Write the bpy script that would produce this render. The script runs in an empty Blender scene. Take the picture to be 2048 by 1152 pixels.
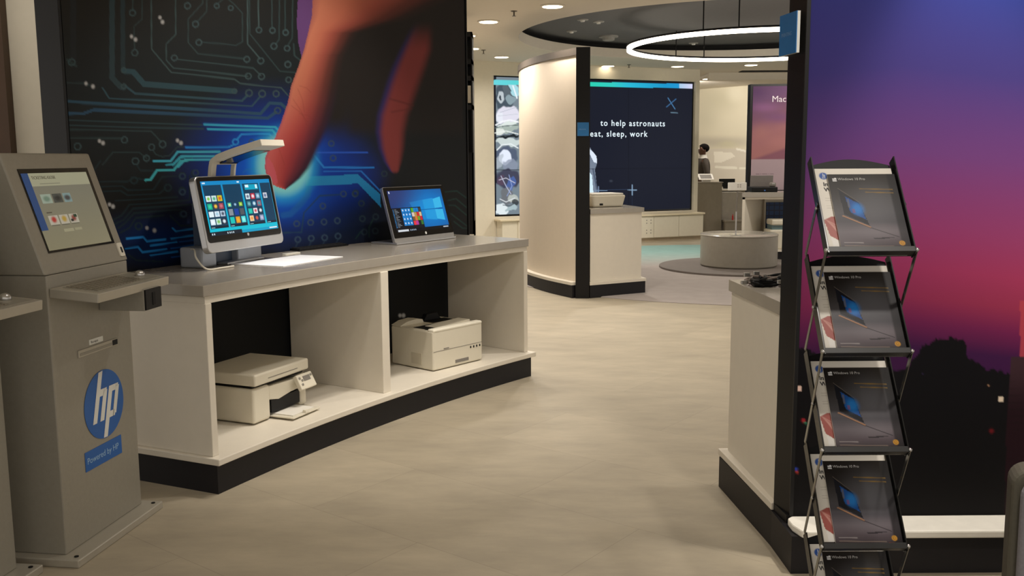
import bpy, bmesh, math, random
import numpy as np
from mathutils import Vector, Matrix
PI = math.pi
S = bpy.context.scene
COL = S.collection

# ---------------------------------------------------------------- camera
FOCAL, EYE = 1900.0, 1.44
PITCH, ROLL = math.atan(260/1900.), math.radians(0.37)
F_ = np.array([0, math.cos(PITCH), -math.sin(PITCH)]); R0_ = np.array([1., 0, 0]); U0_ = np.cross(R0_, F_)
R_ = math.cos(ROLL)*R0_ - math.sin(ROLL)*U0_
U_ = math.cos(ROLL)*U0_ + math.sin(ROLL)*R0_
EYEP = np.array([0, 0, EYE])
cd = bpy.data.cameras.new('camera'); cam = bpy.data.objects.new('camera', cd); COL.objects.link(cam)
cd.sensor_width = 36; cd.lens = FOCAL/2048*36; cd.clip_start = 0.05; cd.clip_end = 100
M = Matrix(((R_[0], U_[0], -F_[0], 0), (R_[1], U_[1], -F_[1], 0), (R_[2], U_[2], -F_[2], EYE), (0, 0, 0, 1)))
cam.matrix_world = M
S.camera = cam

# ---------------------------------------------------------------- world, exposure, lamps
S.view_settings.view_transform = 'Standard'; S.view_settings.look = 'None'
S.view_settings.exposure = 0.15; S.view_settings.gamma = 1.0
S.view_settings.use_curve_mapping = False
wd = bpy.data.worlds.new('world'); S.world = wd; wd.use_nodes = True
bg = wd.node_tree.nodes['Background']; bg.inputs[0].default_value = (1.0, 0.94, 0.87, 1); bg.inputs[1].default_value = 0.80

WARM = (1.0, 0.93, 0.845)
def spot(name, x, y, z, power, angle=110, blend=0.7, col=WARM, radius=0.06, aim=None):
    l = bpy.data.lights.new(name, 'SPOT'); l.energy = power; l.color = col; l.spot_size = math.radians(angle)
    l.spot_blend = blend; l.shadow_soft_size = radius
    o = bpy.data.objects.new(name, l); COL.objects.link(o); o.location = (x, y, z)
    if aim: o.rotation_euler = (Vector(aim)-Vector((x, y, z))).to_track_quat('-Z', 'Y').to_euler()
    return o
# the shop's ceiling spots over the front of the store (above the picture frame), and added fill spots
for (x, y, p, ang) in [(0.25, 4.3, 60, 105), (1.0, 6.3, 80, 110), (-0.3, 7.2, 75, 110), (0.5, 8.3, 110, 115), (1.9, 8.0, 90, 115)]:
    spot('ceiling_or_fill_spot', x, y, 2.9, p, ang)
spot('ceiling_or_fill_spot', 1.35, 1.6, 2.9, 70, 95, aim=(1.45, 3.3, 1.3))
spot('ceiling_or_fill_spot', 1.55, 3.0, 2.9, 150, 46, aim=(1.5, 3.12, 0))
spot('ceiling_or_fill_spot', -0.55, 3.1, 2.9, 22, 100)
spot('ceiling_or_fill_spot', -0.35, 4.5, 2.9, 95, 58, aim=(-0.75, 4.95, 0.1))
spot('ceiling_or_fill_spot', 0.1, 4.9, 2.9, 55, 80, aim=(-1.3, 5.4, 1.2))

spot('ceiling_or_fill_spot', -2.9, 5.2, 2.9, 16, 110, aim=(-3.3, 6.3, 1.2))  # added fill spot to brighten the cream wall at left
spot('ceiling_or_fill_spot', -1.2, 7.8, 2.9, 50, 120)
spot('ceiling_or_fill_spot', 1.72, 4.15, 2.9, 48, 120)
spot('ceiling_or_fill_spot', 2.2, 14.2, 2.9, 170, 130); spot('ceiling_or_fill_spot', 4.6, 11.2, 2.9, 120, 120); spot('ceiling_or_fill_spot', 1.2, 11.3, 2.9, 110, 125)  # extra spots added to lift the back area, built without fittings

# ---------------------------------------------------------------- helpers
def lin(c):
    a = np.asarray(c, float)/255.
    return np.where(a <= 0.04045, a/12.92, ((a+0.055)/1.055)**2.4)
def ray(px, py):
    return F_ + R_*((px-1024)/FOCAL) - U_*((py-576)/FOCAL)
def on_z(px, py, z):
    d = ray(px, py); return EYEP + d*((z-EYE)/d[2])
def proj(P):
    v = np.asarray(P, float) - EYEP
    w = v@F_
    return 1024+FOCAL*(v@R_)/w, 576-FOCAL*(v@U_)/w

MATS = {}
def mat(name, col, rough=0.5, metal=0.0, noise=0.04, scale=18.0, emit=None, es=0.0, spec=0.5, bump=0.0, coat=0.0):
    if name in MATS: return MATS[name]
    m = bpy.data.materials.new(name); m.use_nodes = True; nt = m.node_tree; b = nt.nodes['Principled BSDF']
    c = lin(col)
    tc = nt.nodes.new('ShaderNodeTexCoord'); nz = nt.nodes.new('ShaderNodeTexNoise'); nz.inputs['Scale'].default_value = scale
    nz.inputs['Detail'].default_value = 4
    rp = nt.nodes.new('ShaderNodeValToRGB')
    rp.color_ramp.elements[0].position = 0.3; rp.color_ramp.elements[1].position = 0.7
    rp.color_ramp.elements[0].color = (*(c*(1-noise)), 1); rp.color_ramp.elements[1].color = (*np.clip(c*(1+noise), 0, 1), 1)
    nt.links.new(tc.outputs['Object'], nz.inputs['Vector']); nt.links.new(nz.outputs['Fac'], rp.inputs['Fac'])
    nt.links.new(rp.outputs['Color'], b.inputs['Base Color'])
    b.inputs['Roughness'].default_value = rough; b.inputs['Metallic'].default_value = metal
    b.inputs['Specular IOR Level'].default_value = spec
    if coat: b.inputs['Coat Weight'].default_value = coat; b.inputs['Coat Roughness'].default_value = 0.08
    if bump:
        bp = nt.nodes.new('ShaderNodeBump'); bp.inputs['Strength'].default_value = bump; bp.inputs['Distance'].default_value = 0.002
        nz2 = nt.nodes.new('ShaderNodeTexNoise'); nz2.inputs['Scale'].default_value = 220
        nt.links.new(tc.outputs['Object'], nz2.inputs['Vector']); nt.links.new(nz2.outputs['Fac'], bp.inputs['Height']); nt.links.new(bp.outputs['Normal'], b.inputs['Normal'])
    if emit is not None:
        b.inputs['Emission Color'].default_value = (*lin(emit), 1); b.inputs['Emission Strength'].default_value = es
    MATS[name] = m
    return m
def print_mat(name, emission=0.0, rough=0.5, diffuse=1.0, spec=0.5, coat=0.0):
    """colours come from the printed / displayed picture stored on the mesh"""
    m = bpy.data.materials.new(name); m.use_nodes = True; nt = m.node_tree; b = nt.nodes['Principled BSDF']
    a = nt.nodes.new('ShaderNodeAttribute'); a.attribute_name = 'print'
    if diffuse > 0:
        mx = nt.nodes.new('ShaderNodeMix'); mx.data_type = 'RGBA'; mx.blend_type = 'MULTIPLY'; mx.inputs[0].default_value = 1
        mx.inputs[7].default_value = (diffuse, diffuse, diffuse, 1)
        nt.links.new(a.outputs['Color'], mx.inputs[6]); nt.links.new(mx.outputs[2], b.inputs['Base Color'])
    else: b.inputs['Base Color'].default_value = (0.004, 0.004, 0.005, 1)
    b.inputs['Roughness'].default_value = rough; b.inputs['Specular IOR Level'].default_value = spec
    if coat: b.inputs['Coat Weight'].default_value = coat; b.inputs['Coat Roughness'].default_value = 0.03
    if emission:
        nt.links.new(a.outputs['Color'], b.inputs['Emission Color']); b.inputs['Emission Strength'].default_value = emission
    return m

def obj(name, bm, m, parent=None, smooth=False, bevel=0.0, seg=2, loc=None):
    me = bpy.data.meshes.new(name)
    bmesh.ops.recalc_face_normals(bm, faces=bm.faces)
    bm.to_mesh(me); bm.free()
    if not isinstance(m, (list, tuple)): m = [m]
    for k in m: me.materials.append(k)
    if smooth:
        me.polygons.foreach_set('use_smooth', [True]*len(me.polygons))
    o = bpy.data.objects.new(name, me); COL.objects.link(o)
    if parent is not None: o.parent = parent
    if loc: o.location = loc
    if bevel:
        b = o.modifiers.new('bevel', 'BEVEL'); b.width = bevel; b.segments = seg; b.limit_method = 'ANGLE'; b.angle_limit = math.radians(40)
        if smooth:
            pass
    return o
def smooth_by_angle(o, deg=35):
    me = o.data
    for p in me.polygons: p.use_smooth = True
    bm = bmesh.new(); bm.from_mesh(me)
    for e in bm.edges:
        if len(e.link_faces) == 2 and e.calc_face_angle() > math.radians(deg): e.smooth = False
    bm.to_mesh(me); bm.free()
def thing(name, label, cat, loc=(0, 0, 0), rz=0.0, group=None):
    o = bpy.data.objects.new(name, None); COL.objects.link(o); o.empty_display_size = 0.1
    o.location = loc; o.rotation_euler = (0, 0, rz); o['label'] = label; o['category'] = cat
    if group: o['group'] = group
    return o
def tag(o, label, cat, group=None, kind=None):
    o['label'] = label; o['category'] = cat
    if group: o['group'] = group
    if kind: o['kind'] = kind
    return o
def struct(o):
    o['kind'] = 'structure'; return o
def copy_tree(o, parent=None):
    c = o.copy(); COL.objects.link(c)
    if parent is not None:
        c.parent = parent
    for ch in list(o.children): copy_tree(ch, c)
    return c

def bx(bm, x0, x1, y0, y1, z0, z1, mi=0, mtx=None):
    vs = [bm.verts.new((x, y, z)) for z in (z0, z1) for (x, y) in ((x0, y0), (x1, y0), (x1, y1), (x0, y1))]
    if mtx is not None:
        for v in vs: v.co = mtx @ v.co
    for f in ((3, 2, 1, 0), (4, 5, 6, 7), (0, 1, 5, 4), (1, 2, 6, 5), (2, 3, 7, 6), (3, 0, 4, 7)):
        fc = bm.faces.new([vs[i] for i in f]); fc.material_index = mi
    return vs
def BX(*a, **k):
    bm = bmesh.new(); bx(bm, *a, **k); return bm
def prism(bm, poly, z0, z1, mi=0, mtx=None):
    lo = [bm.verts.new((p[0], p[1], z0)) for p in poly]; hi = [bm.verts.new((p[0], p[1], z1)) for p in poly]
    if mtx is not None:
        for v in lo+hi: v.co = mtx @ v.co
    n = len(poly); fs = [bm.faces.new(lo[::-1]), bm.faces.new(hi)]
    for i in range(n):
        fs.append(bm.faces.new((lo[i], lo[(i+1) % n], hi[(i+1) % n], hi[i])))
    for f in fs: f.material_index = mi
def PR(poly, z0, z1, mtx=None):
    bm = bmesh.new(); prism(bm, poly, z0, z1, 0, mtx); return bm
def profile(poly_xz, y0, y1):
    """polygon in x-z extruded along y"""
    bm = bmesh.new()
    a = [bm.verts.new((p[0], y0, p[1])) for p in poly_xz]; b = [bm.verts.new((p[0], y1, p[1])) for p in poly_xz]
    n = len(a); bm.faces.new(a); bm.faces.new(b[::-1])
    for i in range(n): bm.faces.new((a[i], b[i], b[(i+1) % n], a[(i+1) % n]))
    return bm
def arc_poly(c, r0, r1, a0, a1, n=28):
    p = []
    for i in range(n+1):
        a = math.radians(a0+(a1-a0)*i/n); p.append((c[0]+r0*math.cos(a), c[1]+r0*math.sin(a)))
    for i in range(n, -1, -1):
        a = math.radians(a0+(a1-a0)*i/n); p.append((c[0]+r1*math.cos(a), c[1]+r1*math.sin(a)))
    return p
def arc_solid(c, r0, r1, a0, a1, z0, z1, n=28):
    bm = bmesh.new(); q = []
    for i in range(n+1):
        a = math.radians(a0+(a1-a0)*i/n); cs, sn = math.cos(a), math.sin(a)
        q.append([bm.verts.new((c[0]+r*cs, c[1]+r*sn, z)) for (r, z) in ((r0, z0), (r1, z0), (r1, z1), (r0, z1))])
    for i in range(n):
        for k in range(4): bm.faces.new((q[i][k], q[i][(k+1) % 4], q[i+1][(k+1) % 4], q[i+1][k]))
    bm.faces.new(q[0]); bm.faces.new(q[-1][::-1]); return bm
def lathe(bm, pts, n=32, c=(0, 0), cap=True, mi=0):
    rings = []
    for (r, z) in pts:
        rings.append([bm.verts.new((c[0]+r*math.cos(2*PI*i/n), c[1]+r*math.sin(2*PI*i/n), z)) for i in range(n)])
    for a, b in zip(rings[:-1], rings[1:]):
        for i in range(n):
            f = bm.faces.new((a[i], a[(i+1) % n], b[(i+1) % n], b[i])); f.material_index = mi
    if cap:
        if pts[0][0] > 1e-6: bm.faces.new(rings[0][::-1]).material_index = mi
        if pts[-1][0] > 1e-6: bm.faces.new(rings[-1]).material_index = mi
def tube(bm, pts, r, n=8, closed=False):
    pts = [Vector(p) for p in pts]; rings = []
    N = len(pts)
    up = Vector((0, 0, 1))
    for i, p in enumerate(pts):
        t = (pts[(i+1) % N]-pts[i-1]) if closed else (pts[min(i+1, N-1)]-pts[max(i-1, 0)])
        t.normalize()
        u = up if abs(t.dot(up)) < 0.95 else Vector((1, 0, 0))
        s = t.cross(u).normalized(); v = s.cross(t).normalized()
        rr = r[i] if isinstance(r, (list, tuple)) else r
        rings.append([bm.verts.new(p+(s*math.cos(2*PI*k/n)+v*math.sin(2*PI*k/n))*rr) for k in range(n)])
    for i in range(N if closed else N-1):
        a, b = rings[i], rings[(i+1) % N]
        for k in range(n): bm.faces.new((a[k], a[(k+1) % n], b[(k+1) % n], b[k]))
    if not closed:
        bm.faces.new(rings[0]); bm.faces.new(rings[-1][::-1])
def TB(pts, r, n=8, closed=False):
    bm = bmesh.new(); tube(bm, pts, r, n, closed); return bm
def bez(pts, n=10):
    """smooth curve through points (Catmull-Rom)"""
    P = [Vector(p) for p in pts]; P = [P[0]*2-P[1]]+P+[P[-1]*2-P[-2]]; out = []
    for i in range(1, len(P)-2):
        for k in range(n):
            t = k/n; a, b, c, d = P[i-1], P[i], P[i+1], P[i+2]
            out.append(0.5*((2*b)+(c-a)*t+(2*a-5*b+4*c-d)*t*t+(3*b-a-3*c+d)*t**3))
    out.append(P[-2]); return out

def grid_mesh(name, pos, colr, m, parent=None, back=None):
    """pos: (ny,nx,3) points, colr: (ny,nx,3) linear colours; thin printed panel front"""
    ny, nx = pos.shape[:2]
    me = bpy.data.meshes.new(name)
    me.vertices.add(nx*ny); me.vertices.foreach_set('co', pos.reshape(-1).astype(np.float32))
    i, j = np.meshgrid(np.arange(nx-1), np.arange(ny-1)); a = (j*nx+i).ravel()
    q = np.stack([a, a+1, a+nx+1, a+nx], 1).ravel().astype(np.int32); nf = len(a)
    me.loops.add(nf*4); me.loops.foreach_set('vertex_index', q)
    me.polygons.add(nf); me.polygons.foreach_set('loop_start', (np.arange(nf)*4).astype(np.int32))
    try: me.polygons.foreach_set('loop_total', np.full(nf, 4, np.int32))
    except Exception: pass
    me.update(calc_edges=True)
    at = me.attributes.new('print', 'FLOAT_COLOR', 'POINT')
    c4 = np.ones((nx*ny, 4), np.float32); c4[:, :3] = np.clip(colr.reshape(-1, 3), 0, 1); at.data.foreach_set('color', c4.ravel())
    me.polygons.foreach_set('use_smooth', np.ones(nf, bool))
    me.materials.append(m); me.validate()
    o = bpy.data.objects.new(name, me); COL.objects.link(o)
    if parent is not None: o.parent = parent
    return o

# --- painting in a 2D picture space (arrays X,Y)
def seg_dist(X, Y, a, b):
    ax, ay = a; bx_, by = b; dx, dy = bx_-ax, by-ay; L = dx*dx+dy*dy+1e-9
    t = np.clip(((X-ax)*dx+(Y-ay)*dy)/L, 0, 1); return np.hypot(X-ax-t*dx, Y-ay-t*dy)
def ssm(a, b, x):
    t = np.clip((x-a)/(b-a), 0, 1); return t*t*(3-2*t)
class Paint:
    def __init__(s, X, Y, base): s.X, s.Y = X, Y; s.C = np.ones(X.shape+(3,))*np.asarray(base, float)
    def mix(s, a, col): 
        a = np.clip(a, 0, 1)[..., None]; s.C = s.C*(1-a)+np.asarray(col, float)*a
    def line(s, pts, w, col, al=1.0, soft=1.0):
        pts = list(pts)
        x = [p[0] for p in pts]; y = [p[1] for p in pts]; m = w+soft+1
        k = (s.X > min(x)-m) & (s.X < max(x)+m) & (s.Y > min(y)-m) & (s.Y < max(y)+m)
        if not k.any(): return
        Xk, Yk = s.X[k], s.Y[k]; d = np.full(Xk.shape, 1e9)
        for a, b in zip(pts[:-1], pts[1:]): d = np.minimum(d, seg_dist(Xk, Yk, a, b))
        aa = (1-ssm(w/2-soft/2, w/2+soft/2, d))*al
        s.C[k] = s.C[k]*(1-aa[:, None])+np.asarray(col, float)*aa[:, None]
    def ring(s, c, r, w, col, al=1.0, fy=1.0):
        d = np.abs(np.hypot(s.X-c[0], (s.Y-c[1])/fy)-r); s.mix((1-ssm(w/2-.5, w/2+.7, d))*al, col)
    def blob(s, c, rx, ry, col, al=1.0, soft=0.5, ang=0.0):
        dx, dy = s.X-c[0], s.Y-c[1]; ca, sa = math.cos(ang), math.sin(ang)
        d = np.hypot((dx*ca+dy*sa)/rx, (-dx*sa+dy*ca)/ry); s.mix((1-ssm(1-soft, 1+soft, d))*al, col)
    def inside(s, poly):
        c = np.zeros(s.X.shape, bool); n = len(poly)
        for i in range(n):
            x0, y0 = poly[i]; x1, y1 = poly[(i+1) % n]
            if y0 == y1: continue
            k = ((s.Y > min(y0, y1)) & (s.Y <= max(y0, y1))) & (s.X < x0+(s.Y-y0)*(x1-x0)/(y1-y0))
            c ^= k
        return c
    def poly(s, pts, col, al=1.0):
        s.mix(s.inside(pts)*al, col)
    def rect(s, x0, y0, x1, y1, col, al=1.0):
        s.mix(((s.X >= x0) & (s.X <= x1) & (s.Y >= y0) & (s.Y <= y1))*al, col)

def text(name, body, size, m, parent, mtx, depth=0.0006, spacing=1.0, shear=0.0, align='LEFT', bold=0.0):
    c = bpy.data.curves.new(name+'_curve', 'FONT'); c.body = body; c.size = size; c.extrude = depth; c.space_character = spacing
    c.align_x = align; c.shear = shear; c.offset = bold; c.resolution_u = 3
    t = bpy.data.objects.new(name+'_tmp', c); COL.objects.link(t)
    dg = bpy.context.evaluated_depsgraph_get(); me = bpy.data.meshes.new_from_object(t.evaluated_get(dg))
    bpy.data.objects.remove(t); bpy.data.curves.remove(c)
    me.transform(mtx); me.materials.clear(); me.materials.append(m)
    o = bpy.data.objects.new(name, me); COL.objects.link(o)
    if parent is not None: o.parent = parent
    return o
def frame_mtx(o, xdir, ydir):
    """matrix taking text x to xdir, y to ydir, at o"""
    x = Vector(xdir).normalized(); y = Vector(ydir).normalized(); z = x.cross(y).normalized()
    return Matrix(((x[0], y[0], z[0], o[0]), (x[1], y[1], z[1], o[1]), (x[2], y[2], z[2], o[2]), (0, 0, 0, 1)))

# ---------------------------------------------------------------- materials
m_white = mat('white_laminate', (222, 214, 198), 0.42, noise=0.015)
m_top = mat('grey_worktop', (158, 151, 139), 0.26, noise=0.03, coat=0.3)
m_black = mat('black_laminate', (15, 14, 15), 0.45, noise=0.05, spec=.3)
m_plinth = mat('dark_plinth', (24, 22, 25), 0.5, noise=0.06, spec=.3)
m_cream = mat('cream_paint', (224, 216, 196), 0.7, noise=0.015)
m_ceil = mat('ceiling_paint', (228, 220, 205), 0.8, noise=0.01)
m_dark = mat('dark_ceiling', (98, 99, 101), 0.8, noise=0.03)
m_void = mat('void_black', (14, 13, 13), 0.9)
m_kiosk = mat('kiosk_metal', (150, 145, 132), 0.45, metal=0.15, noise=0.03, scale=60, bump=0.15)
m_kiosk2 = mat('kiosk_plate', (176, 170, 156), 0.35, metal=0.3, noise=0.03)
m_steel = mat('brushed_steel', (190, 188, 184), 0.3, metal=0.9, noise=0.05)
m_bplast = mat('black_plastic', (16, 16, 17), 0.5, noise=0.05, spec=.25)
m_gloss = mat('black_gloss', (7, 7, 9), 0.08, noise=0.02)
m_wplast = mat('white_plastic', (225, 219, 203), 0.4, noise=0.01)
m_gplast = mat('grey_plastic', (120, 115, 108), 0.4, noise=0.02)
m_silver = mat('silver_aluminium', (196, 196, 196), 0.28, metal=0.75, noise=0.02)
m_hpblue = mat('label_blue', (20, 92, 170), 0.45, noise=0.02)
m_lblw = mat('label_white', (226, 226, 218), 0.5, noise=0.01)
m_paper = mat('paper', (226, 222, 212), 0.6, noise=0.02)
m_brass = mat('gold_ink', (190, 140, 60), 0.5)
m_carpet = None
# ================================================================ SETTING
# floor
m_floor = bpy.data.materials.new('floor_vinyl'); m_floor.use_nodes = True
nt = m_floor.node_tree; b = nt.nodes['Principled BSDF']; N = nt.nodes.new; L = nt.links.new
tc = N('ShaderNodeTexCoord')
mp = N('ShaderNodeMapping'); mp.inputs['Rotation'].default_value = (0, 0, math.radians(38)); L(tc.outputs['Object'], mp.inputs['Vector'])
br = N('ShaderNodeTexBrick'); br.inputs['Scale'].default_value = 1.0; br.inputs['Mortar Size'].default_value = 0.0016
br.inputs['Brick Width'].default_value = 1.2; br.inputs['Row Height'].default_value = 0.62; br.inputs['Mortar Smooth'].default_value = 0.6
c0 = lin((172, 162, 142))
br.inputs['Color1'].default_value = (*(c0*1.03), 1); br.inputs['Color2'].default_value = (*(c0*0.95), 1); br.inputs['Mortar'].default_value = (*(c0*0.72), 1)
L(mp.outputs['Vector'], br.inputs['Vector'])
n1 = N('ShaderNodeTexNoise'); n1.inputs['Scale'].default_value = 2.2; n1.inputs['Detail'].default_value = 8; n1.inputs['Roughness'].default_value = 0.65
sc = N('ShaderNodeMapping'); sc.inputs['Scale'].default_value = (1, 2.6, 1); sc.inputs['Rotation'].default_value = (0, 0, math.radians(38)); L(tc.outputs['Object'], sc.inputs['Vector']); L(sc.outputs['Vector'], n1.inputs['Vector'])
r1 = N('ShaderNodeValToRGB'); r1.color_ramp.elements[0].position = 0.3; r1.color_ramp.elements[1].position = 0.72
r1.color_ramp.elements[0].color = (0.8, 0.79, 0.78, 1); r1.color_ramp.elements[1].color = (1.08, 1.06, 1.03, 1); L(n1.outputs['Fac'], r1.inputs['Fac'])
mx = N('ShaderNodeMix'); mx.data_type = 'RGBA'; mx.blend_type = 'MULTIPLY'; mx.inputs[0].default_value = 1
L(br.outputs['Color'], mx.inputs[6]); L(r1.outputs['Color'], mx.inputs[7]); L(mx.outputs[2], b.inputs['Base Color'])
b.inputs['Roughness'].default_value = 0.5; b.inputs['Specular IOR Level'].default_value = 0.35
struct(obj('floor', BX(-7, 11, -1.5, 23.5, -0.05, 0), m_floor))

# round recess in the ceiling, concentric with the carpet and the pedestal
CC = (3.0, 12.25); HOLE = 2.9; CH = 2.95
bm = bmesh.new(); n = 96; x0, x1, y0, y1 = -7, 11, -1.5, 23.5
inn, out = [], []
for i in range(n):
    a = 2*PI*i/n; c, s = math.cos(a), math.sin(a)
    inn.append(bm.verts.new((CC[0]+HOLE*c, CC[1]+HOLE*s, CH)))
    t = min(((x1-CC[0])/c if c > 1e-9 else (x0-CC[0])/c if c < -1e-9 else 1e9), ((y1-CC[1])/s if s > 1e-9 else (y0-CC[1])/s if s < -1e-9 else 1e9))
    out.append(bm.verts.new((CC[0]+t*c, CC[1]+t*s, CH)))
for i in range(n):
    bm.faces.new((inn[i], inn[(i+1) % n], out[(i+1) % n], out[i]))
for (cx_, cy_) in ((x0, y0), (x1, y0), (x1, y1), (x0, y1)):
    k = min(range(n), key=lambda i: 0 if False else (out[i].co.x-cx_)**2+(out[i].co.y-cy_)**2)
    for d in (-1, 1):
        a_, b_ = out[k], out[(k+d) % n]
        if abs(a_.co.x-b_.co.x) > 1e-4 and abs(a_.co.y-b_.co.y) > 1e-4:
            cv = bm.verts.new((cx_, cy_, CH)); bm.faces.new((a_, b_, cv))
me = bmesh.ops.extrude_face_region(bm, geom=list(bm.faces))
for v in [g for g in me['geom'] if isinstance(g, bmesh.types.BMVert)]: v.co.z += 0.13
struct(obj('ceiling', bm, m_ceil))
bm = bmesh.new(); lathe(bm, [(HOLE+.02, CH+.131), (HOLE+.30, CH+.135), (HOLE+.30, CH+.23)], 96, CC, cap=False)
struct(obj('trim_1', bm, mat('recess_side', (30, 29, 28), .8)))  # near-black side puts the shadow gap above the rim into the colour
bm = bmesh.new(); lathe(bm, [(HOLE+.32, CH+.22), (HOLE+.32, CH+.27)], 96, CC); struct(obj('ceiling_recess', bm, m_dark))

# left wall: cream strip, wood panel; the slim black cabinet beyond the mural
struct(obj('wall_left', BX(-6.5, -2.6, 6.3, 6.4, 0, CH), m_cream))
m_wood = mat('brown_wood', (74, 50, 28), 0.5, noise=0.2, scale=3)
struct(obj('door_1', BX(-6.4, -3.24, 6.22, 6.295, 0, 2.9), m_wood))
struct(obj('wall_far_left', BX(-6.5, -0.9, 17.5, 17.6, 0, CH), m_cream))

# video wall
VA, VB = Vector((-0.60, 15.27)), Vector((3.47, 17.12)); vd = (VB-VA).normalized(); vn = Vector((vd.y, -vd.x))   # vn faces the shop
vang = math.atan2(vd.y, vd.x)
VW = (VB-VA).length
def vpt(s, n_, z=0): q = VA+vd*s+vn*n_; return (q.x, q.y, z)
def wall_s(px, off):                       # distance along the wall plane (offset towards the shop) seen at a picture column
    d = ray(px, 300); n3 = np.array([vn.x, vn.y, 0]); a3 = np.array([VA.x, VA.y, 0])
    q = EYEP+d*(((a3+n3*off-EYEP)@n3)/(d@n3)); return float((q-a3)@np.array([vd.x, vd.y, 0]))
VW = wall_s(1397, .06); SCX0, SCX1 = wall_s(989, 0), wall_s(1382, 0)
VM = Matrix.Translation((VA.x, VA.y, 0)) @ Matrix.Rotation(vang, 4, 'Z')     # local x along wall, local -y towards shop
struct(obj('wall_back', BX(0, VW, 0.06, 0.6, 0, CH, mtx=VM), m_cream))
bm = bmesh.new(); bx(bm, 0, SCX0-.03, -0.06, 0.06, 0, CH, mtx=VM); bx(bm, SCX1+.03, VW, -0.06, 0.06, 0, CH, mtx=VM); bx(bm, SCX0-.03, SCX1+.03, -.06, .06, 2.74, CH, mtx=VM); bx(bm, SCX0-.03, SCX1+.03, -.06, .06, 0, .5, mtx=VM)
struct(obj('trim_2', bm, m_cream))
# far room behind
struct(obj('wall_far', BX(2.0, 11, 22.4, 22.5, 0, CH), m_cream))
bm = bmesh.new(); bx(bm, 3.6, 10, 17.6, 17.75, 2.82, CH)
bx(bm, 3.6, 10, 17.75, 22.4, 2.9, CH-.003)
struct(obj('ceiling_soffit', bm, m_ceil))
struct(obj('ceiling_slot', BX(4.1, 8, 17.2, 17.45, CH-.012, CH-.002), m_void))

# ================================================================ FLOOR COVERINGS
m_c = bpy.data.materials.new('carpet'); m_c.use_nodes = True; nt = m_c.node_tree; b = nt.nodes['Principled BSDF']; N = nt.nodes.new; L = nt.links.new
tc = N('ShaderNodeTexCoord'); sp = N('ShaderNodeSeparateXYZ'); L(tc.outputs['Object'], sp.inputs[0])
mr = N('ShaderNodeMapRange'); mr.inputs['From Min'].default_value = 0.2; mr.inputs['From Max'].default_value = 2.1; L(sp.outputs['Y'], mr.inputs['Value'])
rp = N('ShaderNodeValToRGB'); rp.color_ramp.elements[0].color = (*lin((160, 151, 145)), 1); rp.color_ramp.elements[1].color = (*lin((138, 172, 166)), 1); L(mr.outputs[0], rp.inputs[0])
nz = N('ShaderNodeTexNoise'); nz.inputs['Scale'].default_value = 6; nz.inputs['Detail'].default_value = 6; L(tc.outputs['Object'], nz.inputs['Vector'])
r2 = N('ShaderNodeValToRGB'); r2.color_ramp.elements[0].color = (.85, .85, .85, 1); r2.color_ramp.elements[1].color = (1.1, 1.1, 1.1, 1); L(nz.outputs['Fac'], r2.inputs[0])
mx = N('ShaderNodeMix'); mx.data_type = 'RGBA'; mx.blend_type = 'MULTIPLY'; mx.inputs[0].default_value = 1; L(rp.outputs[0], mx.inputs[6]); L(r2.outputs[0], mx.inputs[7]); L(mx.outputs[2], b.inputs['Base Color'])
b.inputs['Roughness'].default_value = 0.9
bm = bmesh.new(); lathe(bm, [(3.25, 0.0), (3.25, .006), (3.235, .010)], 128)
o = obj('round_carpet', bm, m_c, loc=(2.95, 12.3, 0)); tag(o, 'large round grey carpet fading to teal at its far side', 'carpet')
bm = bmesh.new(); lathe(bm, [(1.02, 0.0), (1.02, .022), (1.01, .026)], 96)
o = obj('platform_disc', bm, mat('disc_grey', (112, 104, 98), .8), loc=(2.95, 12.3, .010)); tag(o, 'darker low round disc lying on the carpet under the drum pedestal', 'platform')
bm = bmesh.new(); lathe(bm, [(.47, 0.0), (.49, .02), (.49, .395)], 64); 
t = thing('drum_pedestal', 'low round grey drum pedestal on the carpet disc', 'pedestal', (2.95, 12.3, .036))
o = obj('drum_body', bm, mat('pedestal_grey', (146, 140, 128), .4, coat=.2), t); smooth_by_angle(o)
bm = bmesh.new(); lathe(bm, [(.485, .396), (.495, .399), (.495, .412), (.485, .418)], 64); o = obj('drum_top', bm, mat('pedestal_top', (176, 170, 158), .22, coat=.5), t); smooth_by_angle(o)
# sign stand on the pedestal
t = thing('sign_stand', 'thin pole with a small white sign standing on the drum pedestal', 'sign stand', (2.83, 11.98, .454))
bm = bmesh.new(); lathe(bm, [(.07, 0), (.07, .008), (.012, .012)], 24); obj('base', bm, m_steel, t)
obj('pole', TB([(0, 0, .01), (0, 0, .30)], .009), m_silver, t); obj('pole', TB([(0, 0, .30), (.012, 0, .575)], .007), m_gplast, t)
bm = bmesh.new(); bx(bm, -.115, .12, -.014, .0, .565, .665)
o = obj('sign_panel', bm, mat('sign_white', (240, 238, 230), .5), t, bevel=.006)  # plain white panel, no glow of its own
text('sign_text', '■ ■\n■ ■', .025, mat('pale_grey_ink', (190, 186, 178), .6), t, frame_mtx((.0, -.0146, .625), (1, 0, 0), (0, 0, 1)), 0.0003)

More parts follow.
